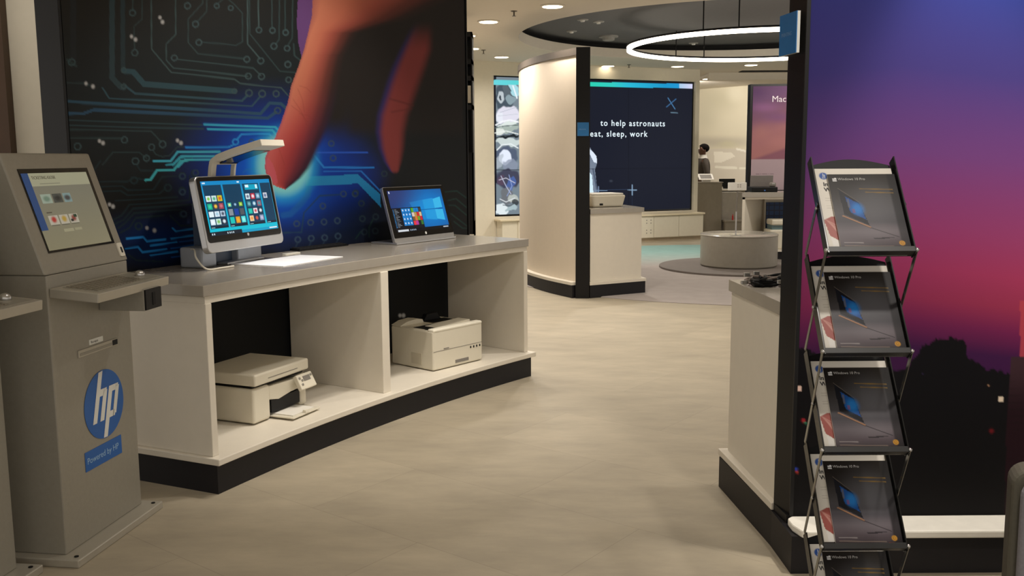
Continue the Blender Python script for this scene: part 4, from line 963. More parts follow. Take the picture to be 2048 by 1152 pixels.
def black_cover(p, W, H):
    v = p.Y/H; u = p.X/W
    yk = [0, .12, .3, .5, .62, .75, .85, 1]; cs = np.array([lin(c) for c in [(44, 40, 36), (52, 49, 46), (74, 72, 72), (84, 82, 86), (72, 68, 74), (104, 96, 102), (92, 82, 88), (50, 42, 44)]])
    p.C = np.stack([np.interp(v, yk, cs[:, k]) for k in range(3)], -1)
    p.blob((0, .1*H), .45*W, .3*H, lin((34, 29, 27)), .8, .9); p.blob((.62*W, .45*H), .3*W, .25*H, lin((104, 104, 110)), .5, .9); p.blob((.62*W, .75*H), .3*W, .07*H, lin((128, 120, 126)), .6, .9)
    p.mix(ssm(.86, .9, u)*.75, lin((22, 21, 23)))  # dark band at the right edge: shadow painted into the cover
    p.rect(.065*W, .055*H, .093*W, .073*H, lin((235, 235, 235))); p.rect(.097*W, .053*H, .13*W, .073*H, lin((235, 235, 235))); p.rect(.065*W, .077*H, .093*W, .095*H, lin((235, 235, 235))); p.rect(.097*W, .077*H, .13*W, .097*H, lin((235, 235, 235)))
    for (u0, u1, v0) in ((.44, .92, .195), (.52, .92, .240)): p.line([(u0*W, v0*H), (u1*W, (v0+.012)*H)], 2.6, lin((150, 118, 52)), .75, 1)
    p.poly([(.12*W, .19*H), (.385*W, .37*H), (.475*W, .675*H), (.14*W, .53*H)], lin((26, 27, 34))); p.line([(.12*W, .19*H), (.385*W, .37*H)], 1.4, lin((120, 110, 100)), .8)
    p.poly([(.20*W, .295*H), (.385*W, .395*H), (.445*W, .60*H), (.235*W, .50*H)], lin((26, 78, 150))); p.blob((.35*W, .46*H), .08*W, .07*H, lin((40, 130, 210)), .9, .7)
    p.rect(.22*W, .33*H, .25*W, .44*H, lin((120, 110, 70)), .5); p.rect(.27*W, .46*H, .31*W, .51*H, lin((150, 60, 70)), .5)
    p.line([(.12*W, .55*H), (.48*W, .695*H)], 4.2, lin((176, 130, 96)), .95, 1); p.line([(.12*W, .56*H), (.48*W, .705*H)], 2, lin((60, 50, 46)), .8)
    p.line([(.48*W, .70*H), (.86*W, .818*H)], 1.8, lin((34, 30, 34)), .95); p.poly([(.86*W, .818*H), (.62*W, .845*H), (.42*W, .838*H), (.62*W, .825*H)], lin((44, 39, 44)), .9)
    p.line([(.06*W, .885*H), (.33*W, .89*H)], 2.2, lin((160, 152, 152)), .9); p.line([(.06*W, .925*H), (.76*W, .935*H)], 2.0, lin((150, 132, 120)), .8); p.line([(.06*W, .955*H), (.3*W, .958*H)], 1.6, lin((110, 84, 60)), .7)
    p.blob((.885*W, .895*H), .042*W, .030*H, lin((206, 150, 56)), 1, .15); p.ring((.885*W, .895*H), 3.5, 1.2, lin((120, 84, 40)), .8); p.line([(.80*W, .95*H), (.95*W, .955*H)], 2.2, lin((170, 84, 40)), .8)
def white_cover(p, W, H):
    p.C[:] = lin((232, 226, 214))
    p.blob((.10*W, .09*H), .055*W, .043*H, lin((60, 96, 170)), 1, .15); p.line([(.09*W, .12*H), (.10*W, .06*H)], 1.6, lin((230, 230, 225))); p.line([(.11*W, .12*H), (.115*W, .075*H)], 1.6, lin((230, 230, 225)))
    for k in range(7): p.line([(.07*W, (.33+k*.03)*H), (.22*W, (.33+k*.03)*H)], 1.0, lin((170, 160, 150)), .6)
    p.poly([(0, .62*H), (.10*W, .58*H), (.4*W, .60*H), (.5*W, .95*H), (.25*W, .92*H), (.04*W, .80*H)], lin((170, 92, 84)))
    for k in range(5): p.line([(.03*W+k*4, (.62+k*.02)*H), (.22*W, (.72+k*.045)*H)], 3.5, lin((206, 150, 138)), .7, 2)
    p.poly([(.05*W, .82*H), (.3*W, .94*H), (.06*W, .94*H)], lin((238, 234, 228)))
    p.rect(0, .935*H, W, .965*H, lin((50, 44, 42))); p.rect(.2*W, .965*H, W, H, lin((70, 64, 60)))
m_cov = print_mat('cover_print', 0, .38, .85, .18)
GB, GW = 'dark laptop brochures, one in front in each rack pocket', 'white brochures behind the dark ones in the rack'
NM = ['top', 'second', 'third', 'fourth', 'lowest']
def place(o, k): o.matrix_world = Matrix.Translation((RX, RY, 0)) @ TP[k]
def make_brochure(kind):
    if kind == 'black':
        t = thing('dark_brochure', 'x', 'brochure'); w, h = .180, .240; f = black_cover
    else:
        t = thing('white_brochure', 'x', 'brochure'); w, h = .206, .262; f = white_cover
    th_ = .0035
    ox = (hw-.006)-w/2 if kind == 'black' else -(hw-.008)+w/2
    yb = .0035 if kind == 'black' else .009
    obj('pages', BX(ox-w/2, ox+w/2, yb, yb+th_, -.002, h-.002), m_paper, t)
    screen_grid('front_cover', w, h, int(w/.0018), int(h/.0018), Matrix.Translation((ox, yb-.0006, -.002)), f, m_cov, t)
    if kind == 'black': text('cover_text', 'Windows 10 Pro', .0105, mat('cover_ink', (190, 188, 184), .5), t, frame_mtx((ox-w/2+.026, yb-.0012, h-.0215), (1, 0, 0), (0, 0, 1)), .0001)
    else:
        text('cover_text', 'Inv\nWi', .017, m_ink, t, frame_mtx((ox-w/2+.016, yb-.0012, h-.058), (1, 0, 0), (0, 0, 1)), .0001, bold=.0004)
    return t
bb = make_brochure('black'); wb = make_brochure('white')
for k in range(5):
    o = bb if k == 0 else copy_tree(bb); place(o, k); o['group'] = GB
    o['label'] = ['dark laptop brochure in the topmost rack pocket, its blue screen clear', 'dark laptop brochure in the second rack pocket from the top, largely in shade', 'dark laptop brochure in the third rack pocket from the top', 'dark laptop brochure in the fourth rack pocket, level with the white wall ledge', 'dark brochure in the lowest rack pocket, only its top in the picture'][k]
    o2 = wb if k == 0 else copy_tree(wb); place(o2, k); o2['group'] = GW
    o2['label'] = 'front white brochure behind the dark one in the %s rack pocket' % ['topmost', 'second', 'third', 'fourth', 'lowest'][k]
    o3 = copy_tree(wb); place(o3, k); o3.matrix_world = o3.matrix_world @ Matrix.Translation((-.0055, .0062, -.004)); o3['group'] = GW
    o3['label'] = 'rear white brochure, only its left edge showing, in the %s rack pocket' % ['topmost', 'second', 'third', 'fourth', 'lowest'][k]

# grey seat at the lower right corner
t = thing('padded_chair', 'grey padded chair cut off by the lower right corner of the photo', 'chair', (1.69, 2.547, 0), -.38)
m_fab = mat('grey_fabric', (122, 120, 124), .9, noise=.08, scale=120, bump=.3); m_fab2 = mat('olive_side', (84, 80, 68), .8, noise=.06, scale=80)
obj('backrest', flat_panel(rrect(.49, .37, .05, 6, 0.0, .335), -.062, -.03, Matrix.Rotation(math.radians(-3), 4, 'X')), m_fab, t, bevel=.02, seg=4)
obj('back_shell', flat_panel(rrect(.535, .41, .05, 6, 0.0, .338), -.032, .085, Matrix.Rotation(math.radians(-3), 4, 'X')), m_fab2, t, bevel=.015, seg=3)
obj('seat', BX(-.12, .24, .09, .46, .22, .31), m_fab, t, bevel=.03, seg=3)
for (x, y) in ((-.18, .02), (.2, .02), (-.08, .40), (.2, .40)): obj('leg', TB([(x, y, 0), (x, y, .23 if y > .1 else .16)], .012), m_steel, t)

# ================================================================ VIDEO WALL PICTURE AND CABINETS
SX0, SX1 = SCX0-.012, SCX1
nx, nz_ = 420, 220
xs = np.linspace(SX0, SX1, nx); zz = np.linspace(2.72, .53, nz_); XX, ZZ = np.meshgrid(xs, zz)
pos = np.stack([VA.x+vd.x*XX+vn.x*.008, VA.y+vd.y*XX+vn.y*.008, ZZ], -1); PX, PY = proj(pos)
p = Paint(PX, PY, lin((20, 24, 38)))
p.blob((1250, 300), 130, 160, lin((26, 30, 44)), .6, .9)
# astronaut's suit filling the left part (edges wobble like creased cloth)
QX = PX+1.3*np.sin(PY*.30+PX*.1)+.7*np.sin(PX*.5-PY*.21); QY = PY+1.6*np.sin(PX*.28+PY*.13)+.6*np.sin(PX*.6+1)
L_ = PX < 1120
p.mix(L_*1.0, lin((120, 134, 144)))
def z6b(x, y): return (960+x/3.6, 130+y/3.6)
for (x, y, rx, ry, c, al, an) in [(180, 230, 70, 110, (70, 84, 96), 1, 0), (210, 180, 45, 50, (92, 104, 112), .9, 0), (150, 232, 24, 42, (190, 200, 206), 1, 0), (150, 232, 9, 18, (60, 70, 80), 1, 0), (245, 175, 30, 60, (170, 220, 230), 1, -.5),
        (220, 250, 40, 30, (140, 160, 168), 1, 0), (200, 360, 90, 60, (228, 226, 240), 1, -.15), (140, 380, 30, 40, (236, 240, 250), .8, 0), (190, 455, 90, 34, (170, 184, 176), 1, -.2), (200, 425, 80, 16, (225, 235, 230), 1, -.2), (140, 480, 35, 28, (225, 232, 225), 1, 0),
        (210, 515, 80, 10, (24, 34, 40), 1, -.1), (210, 555, 95, 28, (206, 218, 216), 1, .1), (190, 650, 80, 62, (84, 96, 118), 1, 0), (180, 665, 48, 52, (232, 240, 255), 1, 0), (220, 720, 60, 40, (140, 150, 170), .8, 0), (130, 700, 30, 60, (180, 190, 200), .7, .4),
        (200, 820, 90, 70, (66, 68, 88), 1, 0), (220, 860, 30, 60, (80, 110, 180), .7, .4), (150, 830, 25, 40, (90, 70, 90), .8, 0), (190, 940, 42, 62, (110, 114, 120), 1, 0), (240, 960, 40, 30, (190, 196, 190), .9, .3), (250, 990, 25, 20, (50, 56, 60), .9, 0), (150, 1040, 60, 40, (226, 236, 240), 1, .2), (230, 1030, 45, 18, (170, 190, 196), 1, -.3)]:
    q = z6b(x, y); p.mix(L_*(1-ssm(.9, 1.1, np.hypot(((QX-q[0])*math.cos(an)+(QY-q[1])*math.sin(an))/(rx/3.6), (-(QX-q[0])*math.sin(an)+(QY-q[1])*math.cos(an))/(ry/3.6))))*al, lin(c))
p.mix((PX < 992)*ssm(235, 300, 1000-np.abs(PY-200)*9), lin((20, 24, 34))*0+lin((24, 28, 38)))
p.poly([(985, 167), (991, 167), (991, 240), (993, 340), (992, 440), (980, 440)], lin((12, 14, 26)))
p.mix((PX < 1120)*(1-ssm(.3, 1.1, np.abs(PY-340)))*.8, lin((60, 70, 90)))
for pts, w_, c_ in [([(992, 250), (1004, 243), (1020, 240), (1036, 244)], 3, (250, 252, 255)), ([(990, 256), (1008, 252), (1036, 250)], 2, (90, 104, 104)), ([(990, 266), (1012, 262), (1036, 268)], 2, (240, 246, 240)), ([(992, 276), (1010, 271), (1036, 274)], 2.4, (30, 40, 44)),
        ([(994, 300), (1004, 290), (1022, 288), (1036, 296)], 2.5, (236, 244, 246)), ([(1002, 352), (1012, 372), (1022, 388)], 1.6, (190, 196, 220)), ([(1018, 350), (1024, 372), (1014, 392)], 1.4, (150, 170, 220)), ([(998, 360), (1012, 356), (1030, 366)], 1.4, (210, 210, 225)), ([(1000, 398), (1012, 404), (1030, 396)], 1.6, (230, 236, 240)), ([(1006, 410), (1020, 412), (1034, 404)], 1.6, (60, 66, 74)),
        ([(1000, 225), (1034, 214)], 1.2, (180, 186, 200)), ([(996, 232), (1036, 228)], 1.2, (200, 206, 216)), ([(1012, 165), (1022, 182)], 2, (60, 74, 84)), ([(1026, 172), (1034, 196)], 3, (240, 250, 255))]: p.line(pts, w_, lin(c_), .9, 1)
# suit sleeve beside the partition
p.poly([(1120, 290), (1180, 295), (1184, 301), (1191, 312), (1194, 326), (1190, 340), (1195, 385), (1198, 400), (1120, 430)], lin((120, 132, 150)))
p.poly([(1176, 295), (1184, 302), (1193, 312), (1194, 326), (1188, 325), (1178, 305)], lin((225, 236, 250))); p.poly([(1176, 340), (1184, 350), (1187, 388), (1176, 400)], lin((215, 240, 250))); p.line([(1186, 338), (1195, 385)], 3, lin((80, 92, 112)))
p.line([(1197, 373), (1197, 386)], 1.6, lin((130, 150, 180))); p.line([(1190, 381), (1214, 381)], 1.4, lin((120, 146, 176))); p.line([(1214, 380), (1258, 379)], 1.2, lin((46, 60, 84)))
p.line([(1264.5, 370), (1264.5, 390)], 1.8, lin((140, 170, 200))); p.line([(1256, 380), (1273, 380)], 1.8, lin((140, 170, 200))); p.line([(1264.5, 392), (1264.5, 410)], 1.0, lin((34, 42, 62)))
p.line([(1336, 196), (1350, 218)], 1.8, lin((70, 120, 165))); p.line([(1352, 198), (1333, 214)], 1.8, lin((60, 104, 150))); p.line([(1342, 225), (1355, 226)], 2, lin((110, 140, 160)), .7); p.blob((1222, 362), 3, 2, lin((60, 66, 80)), .8, .8)
bx_, by_ = [900, 1180, 1225, 1257, 1330, 1358, 1359, 1383], None
cbar = np.stack([np.interp(PX, bx_, np.array([lin(c) for c in [(120, 215, 240), (40, 210, 180), (50, 205, 195), (40, 185, 215), (20, 150, 205), (30, 150, 210), (170, 205, 235), (215, 215, 245)]])[:, k]) for k in range(3)], -1)
p.line([(1257, 160), (1257, 420)], 1.0, lin((13, 16, 27)), .9); p.line([(980, 340), (1383, 336)], 1.0, lin((13, 16, 27)), .8)
bar = (np.abs((PY)-(168.5+(PX-1180)*.020)) < 4.6)[..., None]; p.C = np.where(bar, cbar, p.C)
t = thing('video_wall', 'wide video wall showing an astronaut suit at left and white words on dark blue', 'screen', vpt(VW/2, 0, 1.6))
org = Vector(t.location)
o = grid_mesh('lit_picture', pos, p.C, print_mat('video_picture', .9, .3, 0, .12), t); o.data.transform(Matrix.Translation(-org))
P_('bezel', BX(SCX0-.028, SCX1+.028, -.007, .058, .505, 2.738, mtx=VM), m_gloss)
m_txt = mat('lit_letters', (0, 0, 0), .5, emit=(225, 240, 248), es=1.0)
def vtext(body, px, py, size):
    d = ray(px, py); n3 = np.array([vn.x, vn.y, 0]); s_ = ((np.array([VA.x, VA.y, 0])+n3*.012-EYEP)@n3)/(d@n3); q = EYEP+d*s_
    o = text('screen_words', body, size, m_txt, t, frame_mtx(q, (vd.x, vd.y, 0), (0, 0, 1)), .001, spacing=1.2, bold=.0014); o.data.transform(Matrix.Translation(-org))
vtext('to help astronauts', 1201, 251.5, .142); vtext('eat, sleep, work', 1180, 273, .142)
t = thing('low_cabinet', 'long low cream cabinet under the video wall', 'cabinet', vpt(VW/2, .2, 0), vang)
w2 = VW/2
x_l = -w2+.36
obj('cabinet_body', BX(x_l, w2-.05, -.10, .12, .06, .44), m_cream, t)
obj('cabinet_top', BX(x_l-.05, w2-.03, -.14, .12, .44, .47), mat('cream_top', (226, 212, 182), .5), t, bevel=.004)
obj('plinth', BX(x_l, w2-.05, -.085, .12, 0, .06), mat('cream_plinth', (170, 154, 128), .6), t)
nD = 7; dw = (w2-.05-x_l)/nD*.93; x_l = w2-.05-nD*dw
for k in range(nD): obj('door', BX(x_l+k*dw+.004, x_l+(k+1)*dw-.004, -.118, -.101, .07, .432), m_cream, t, bevel=.002)
bm = bmesh.new()
for i in range(2):
    for z in (.15, .20, .32, .37):
        q = x_l+dw*5-.145+i*.085; bx(bm, q-.008, q+.008, -.1205, -.117, z-.008, z+.008)
obj('vent_holes', bm, m_gplast, t)

# ================================================================ FAR RIGHT FIXTURE
t = thing('display_counter', 'white counter with grey top in front of the purple poster far back', 'counter', (3.9, 13.4, 0))
org = Vector(t.location)
bm = bmesh.new(); prism(bm, [(3.175, 13.1), (3.212, 13.1), (3.62, 13.70), (3.58, 13.70)], .165, .885); bx(bm, 3.62, 5.4, 13.62, 13.70, .165, .885); prism(bm, [(3.175, 13.1), (5.4, 13.1), (5.4, 13.7), (3.58, 13.7)], .8555, .885); bx(bm, 4.2, 4.24, 13.1, 13.62, .165, .855)
P_('cabinet_body', bm, m_white); P_('worktop', PR([(3.165, 13.08), (5.42, 13.08), (5.42, 13.72), (3.57, 13.72)], .886, .95), m_top)
P_('base_shelf', PR([(3.15, 13.05), (5.42, 13.05), (5.42, 13.72), (3.56, 13.72)], .135, .1645), m_white); P_('plinth', PR([(3.17, 13.08), (5.4, 13.08), (5.4, 13.7), (3.58, 13.7)], 0, .135), m_plinth)
bk = BX(3.64, 4.19, 13.58, 13.615, .17, .79)
m_chk = bpy.data.materials.new('blue_checked_print'); m_chk.use_nodes = True; nt = m_chk.node_tree; b = nt.nodes['Principled BSDF']
tc = nt.nodes.new('ShaderNodeTexCoord'); ck = nt.nodes.new('ShaderNodeTexBrick'); ck.offset = 0; ck.inputs['Scale'].default_value = 1; ck.inputs['Brick Width'].default_value = .075; ck.inputs['Row Height'].default_value = .075; ck.inputs['Mortar Size'].default_value = .008
ck.inputs['Color1'].default_value = (*lin((22, 60, 112)), 1); ck.inputs['Color2'].default_value = (*lin((16, 48, 96)), 1); ck.inputs['Mortar'].default_value = (*lin((10, 24, 56)), 1)
mp = nt.nodes.new('ShaderNodeMapping'); mp.inputs['Rotation'].default_value = (PI/2, 0, 0); nt.links.new(tc.outputs['Object'], mp.inputs[0]); nt.links.new(mp.outputs[0], ck.inputs['Vector']); nt.links.new(ck.outputs['Color'], b.inputs['Base Color'])
P_('back_print', bk, m_chk)
t = thing('poster_wall', 'purple sky poster wall behind the far counter with white lettering', 'wall poster', (4.4, 13.9, 0))
org = Vector(t.location)
P_('wall_core', PR([(3.42, 13.80), (5.5, 13.70), (5.5, 13.86), (3.42, 13.96)], 0, 2.46), m_black)
xs = np.linspace(3.455, 5.48, 160); zz = np.linspace(2.43, .96, 130); XX, ZZ = np.meshgrid(xs, zz)
pos = np.stack([XX, 13.80-(XX-3.42)*.0481-.006, ZZ], -1); PX, PY = proj(pos); p = Paint(PX, PY, (0, 0, 0))
yk = [165, 200, 235, 270, 310, 316]; cs = np.array([lin(c) for c in [(84, 58, 90), (106, 74, 112), (128, 88, 112), (164, 112, 118), (170, 116, 116), (140, 92, 108)]])
p.C = np.stack([np.interp(PY+(PX-1500)*.35-8, yk, cs[:, k]) for k in range(3)], -1)
for (x, y, rx, ry, c) in [(1530, 215, 24, 8, (150, 100, 150)), (1560, 235, 30, 9, (112, 74, 130)), (1520, 265, 16, 12, (176, 122, 118)), (1560, 285, 22, 10, (182, 126, 126)), (1515, 185, 14, 8, (84, 54, 100))]: p.blob((x, y), rx, ry, lin(c), .5, .9)
p.rect(1400, 318.5, 2000, 420, lin((176, 156, 164)))
for x in range(1512, 1546, 4): p.rect(x, 347, x+3, 349, lin((110, 96, 104)), .7)
o = grid_mesh('poster_print', pos, p.C, print_mat('poster_print', 0, .6, 1, .2), t); o.data.transform(Matrix.Translation(-org))
q = on_z(1545.5, 203.5, 2.25); k_ = 13.72/q[1]; q = EYEP+(q-EYEP)*k_
o = text('poster_text', 'Mac', .125, mat('poster_ink', (236, 226, 236), .5), t, frame_mtx((q[0], 13.80-(q[0]-3.42)*.0481-.012, q[2]), (1, -.048, 0), (0, 0, 1)), .001); o.data.transform(Matrix.Translation(-org))
t = thing('dark_printer', 'dark grey printer with raised paper support on the far counter', 'printer', (3.50, 13.32, .951))
obj('body', BX(-.18, .18, -.14, .14, 0, .07), m_bplast, t, bevel=.01)
obj('paper_support', flat_panel([(-.15, .07), (.17, .07), (.18, .235), (-.14, .235)], .08, .09, Matrix.Rotation(math.radians(-6), 4, 'X')), mat('printer_grey', (108, 102, 98), .4), t, bevel=.003)
obj('control_knob', BX(.09, .17, -.10, .0, .07, .13), m_gplast, t, bevel=.02)
obj('front_light', BX(-.01, .01, -.143, -.139, .015, .03), mat('blue_led', (60, 110, 180), .4), t)
t = thing('white_printer', 'white printer partly hidden behind the black fin inside the far counter', 'printer', (3.70, 13.22, .165))
obj('body', BX(-.14, .2, -.14, .2, 0, .27), m_pw, t, bevel=.02); obj('paper_deck', BX(-.10, .18, -.10, .16, .27, .33), mat('teal_shade', (96, 120, 124), .5), t); obj('scanner_lid', BX(-.11, .2, -.13, .18, .33, .41), m_pw, t, bevel=.02)

# reception desk, tablet, person
t = thing('reception_desk', 'grey reception desk in the back, right of the video wall', 'desk', (3.9, 18.0, 0))
m_desk = mat('desk_grey', (142, 134, 120), .6); org = Vector(t.location)
P_('desk_pillar', BX(3.40, 3.93, 17.8, 18.3, 0, .955), m_desk); P_('desk_front', BX(3.93, 4.75, 18.1, 18.25, 0, .80), m_desk)
P_('desk_top', BX(3.93, 4.80, 18.02, 18.45, .80, .83), m_white, bevel=.004); P_('pillar_top', BX(3.39, 3.95, 17.79, 18.31, .956, .97), m_desk)
P_('side_cabinet', BX(3.94, 4.33, 17.85, 18.09, .26, .78), mat('desk_pale', (172, 166, 156), .5))
o = obj('desk_monitor', BX(3.98, 4.28, 18.28, 18.32, .87, 1.02), m_bplast, bevel=.004); tag(o, 'low black monitor lying back on the reception desk', 'monitor')
bm = bmesh.new(); bx(bm, 4.06, 4.2, 18.25, 18.35, .8305, .8695); o2 = obj('monitor_base', bm, m_bplast, o)
t = thing('tablet_stand', 'tilted white-framed tablet on the reception desk', 'tablet', (3.66, 17.98, .971))
TT = Matrix.Translation((0, -.08, .045)) @ Matrix.Rotation(math.radians(-62), 4, 'X')
obj('tablet_frame', flat_panel(rrect(.28, .22, .015, 4, 0, .11), 0, .012, TT), mat('frame_white', (236, 232, 224), .4), t); obj('tablet_screen', flat_panel(rrect(.21, .15, .004, 3, 0, .11), -.002, .001, TT), m_gplast, t)
obj('support', BX(-.06, .08, -.05, .10, 0, .05), mat('frame_white', (236, 232, 224), .4), t)
o = obj('red_bottle', TB([(0, 0, 0), (0, 0, .075), (0, 0, .085), (0, 0, .11)], [.016, .016, .007, .007], 14), mat('red_plastic', (190, 40, 36), .4), loc=(4.12, 17.71, 0.2685)); tag(o, 'tiny red bottle at the foot of the reception desk', 'bottle')
bm = bmesh.new(); bx(bm, 3.95, 4.30, 17.62, 17.78, .235, .268); bx(bm, 3.97, 4.28, 17.64, 17.78, 0, .235)
o = obj('desk_step', bm, m_desk); tag(o, 'low grey box standing against the front of the reception desk', 'box')

# car picture wall
t = thing('car_picture', 'big pale wall picture of a white car behind the reception desk', 'wall picture', (4.7, 20.4, 0))
org = Vector(t.location)
A_, B_ = np.array([3.9, 21.4]), np.array([5.06, 20.0])
n2_ = Vector((-(B_-A_)[1], (B_-A_)[0])).normalized()*-1
xs = np.linspace(0, 1, 120); zz = np.linspace(2.93, .01, 150); XX, ZZ = np.meshgrid(xs, zz)
pos = np.stack([A_[0]+(B_-A_)[0]*XX-.012, A_[1]+(B_-A_)[1]*XX-.010, ZZ], -1); PX, PY = proj(pos); p = Paint(PX, PY, lin((222, 214, 190)))
for (x, y, rx, ry, c, al) in [(1440, 200, 30, 20, (196, 190, 164), .5), (1470, 185, 14, 16, (232, 226, 204), .7), (1415, 235, 20, 20, (206, 200, 176), .5), (1440, 284, 70, 9, (188, 180, 164), .8), (1455, 288, 16, 6, (206, 200, 170), .8)]: p.blob((x, y), rx, ry, lin(c), al, .9)
p.poly([(1380, 300), (1440, 298), (1476, 297), (1500, 306), (1500, 400), (1380, 400)], lin((214, 206, 190)))
p.poly([(1428, 304), (1462, 304), (1470, 313), (1440, 326), (1428, 326)], lin((238, 232, 216))); p.line([(1432, 334), (1472, 336)], 5, lin((240, 236, 220)), .9); p.line([(1480, 337), (1500, 337)], 4, lin((240, 236, 220)), .9); p.line([(1474, 298), (1490, 302)], 4, lin((246, 242, 230)), .9)
p.line([(1380, 372), (1500, 366)], 6, lin((200, 192, 176)), .8, 3)
o = grid_mesh('car_print', pos, p.C, print_mat('car_print', 0, .6, 1, .2), t); o.data.transform(Matrix.Translation(-org))
P_('picture_board', PR([tuple(A_), tuple(B_), (B_[0]+.05, B_[1]+.06), (A_[0]+.05, A_[1]+.06)], 0, 2.94), m_cream)

# person behind the desk, seen from the side, facing left
def skin_obj(name, verts, edges, radii, m, parent, sub=2, root=0):
    me = bpy.data.meshes.new(name); me.from_pydata(verts, edges, []); o = bpy.data.objects.new(name, me); COL.objects.link(o)
    if parent is not None: o.parent = parent
    s_ = o.modifiers.new('skin', 'SKIN'); s_.use_smooth_shade = True
    for i, r in enumerate(radii):
        d = me.skin_vertices[0].data[i]; d.radius = r if isinstance(r, tuple) else (r, r); d.use_root = (i == root)
    ss = o.modifiers.new('sub', 'SUBSURF'); ss.levels = sub; ss.render_levels = sub
    me.materials.append(m); return o
m_skin = mat('skin', (92, 60, 42), .5); m_suit = mat('suit_grey', (78, 70, 62), .8); m_hair = mat('black_hair', (16, 12, 10), .9, spec=.1); m_shirt = mat('white_shirt', (230, 226, 216), .7)
t = thing('person', 'person with black hair, dark suit and white collar standing in profile behind the desk', 'person', (3.73, 18.62, 0), 0)
V, E, Rr = [], [], []
def node(x, y, z, r, par=None):
    V.append((x, y, z)); Rr.append(r); i = len(V)-1
    if par is not None: E.append((par, i))
    return i
pel = node(0.0, 0, .92, (.14, .11)); wa = node(0, 0, 1.08, (.13, .10), pel); ch = node(0.0, 0, 1.27, (.145, .115), wa); nk0 = node(.0, 0, 1.40, (.07, .07), ch); nk = node(-.012, 0, 1.47, (.055, .055), nk0)
hd = node(-.02, 0, 1.54, (.085, .07), nk); hd2 = node(-.018, 0, 1.60, (.092, .075), hd); hd3 = node(-.01, 0, 1.655, (.06, .05), hd2)
nose = node(-.112, 0, 1.575, .014, hd); chin = node(-.075, 0, 1.50, .028, hd)
for s in (-1, 1):
    sh_ = node(0, s*.17, 1.37, .055, ch); el = node(.03, s*.23, 1.12, .042, sh_); wr = node(-.10, s*.2, .98, .028, el); pm = node(-.16, s*.19, .99, (.035, .016), wr)
    for k, (dy, l_) in enumerate(((-.024, .065), (-.008, .078), (.008, .074), (.022, .058))):
        f1 = node(-.19, s*.19+dy, .985, .009, pm); f2 = node(-.19-l_*.6, s*.19+dy, .975, .008, f1); node(-.19-l_, s*.19+dy, .955, .007, f2)
    th1 = node(-.15, s*.19-s*.04, .985, .010, pm); node(-.19, s*.19-s*.055, .975, .008, th1)
    hp_ = node(0, s*.09, .88, .085, pel); kn = node(-.01, s*.10, .48, .058, hp_); an = node(.01, s*.10, .09, .038, kn); node(-.13, s*.10, .035, .03, an)
    node(.0, s*.078, 1.575, (.02, .012), hd)
skin_obj('body', V, E, Rr, m_skin, t)
V, E, Rr = [], [], []
pel = node(0.0, 0, .86, (.165, .13)); wa = node(0, 0, 1.08, (.15, .115), pel); ch = node(0.0, 0, 1.27, (.165, .14), wa); node(.01, 0, 1.385, (.10, .10), ch)
for s in (-1, 1):
    sh_ = node(0, s*.175, 1.365, .07, ch); el = node(.03, s*.235, 1.12, .055, sh_); node(-.08, s*.205, 1.0, .042, el)
skin_obj('suit_jacket', V, E, Rr, m_suit, t)
V, E, Rr = [], [], []
pel = node(0, 0, .9, (.15, .12))
for s in (-1, 1):
    hp_ = node(0, s*.09, .82, .095, pel); kn = node(-.01, s*.10, .48, .072, hp_); node(.005, s*.10, .07, .055, kn)
skin_obj('suit_trousers', V, E, Rr, m_suit, t)
bm = bmesh.new(); bmesh.ops.create_uvsphere(bm, u_segments=24, v_segments=16, radius=1)
for v in bm.verts: v.co = Vector((.012+v.co.x*.105, v.co.y*.088, 1.605+v.co.z*.088))
kill = [v for v in bm.verts if (v.co.x < -.045 and v.co.z < 1.625) or v.co.z < 1.53]
bmesh.ops.delete(bm, geom=kill, context='VERTS'); obj('hair', bm, m_hair, t, smooth=True)
bm = bmesh.new(); lathe(bm, [(.088, 1.41), (.076, 1.445), (.068, 1.478)], 24, (-.004, 0), cap=False); obj('shirt_collar', bm, m_shirt, t, smooth=True)
for s in (-1, 1):
    bm = bmesh.new(); bmesh.ops.create_uvsphere(bm, u_segments=10, v_segments=8, radius=.011)
    for v in bm.verts: v.co += Vector((-.088, s*.032, 1.592))
    obj('eye', bm, mat('eye_white', (220, 214, 206), .3), t, smooth=True)
obj('mouth', TB([(-.100, -.02, 1.528), (-.106, 0, 1.53), (-.100, .02, 1.528)], .006), mat('lips', (110, 60, 52), .5), t)
for s in (-1, 1): obj('shoe', BX(-.17, .07, s*.10-.045, s*.10+.045, 0, .075), m_bplast, t, bevel=.03)

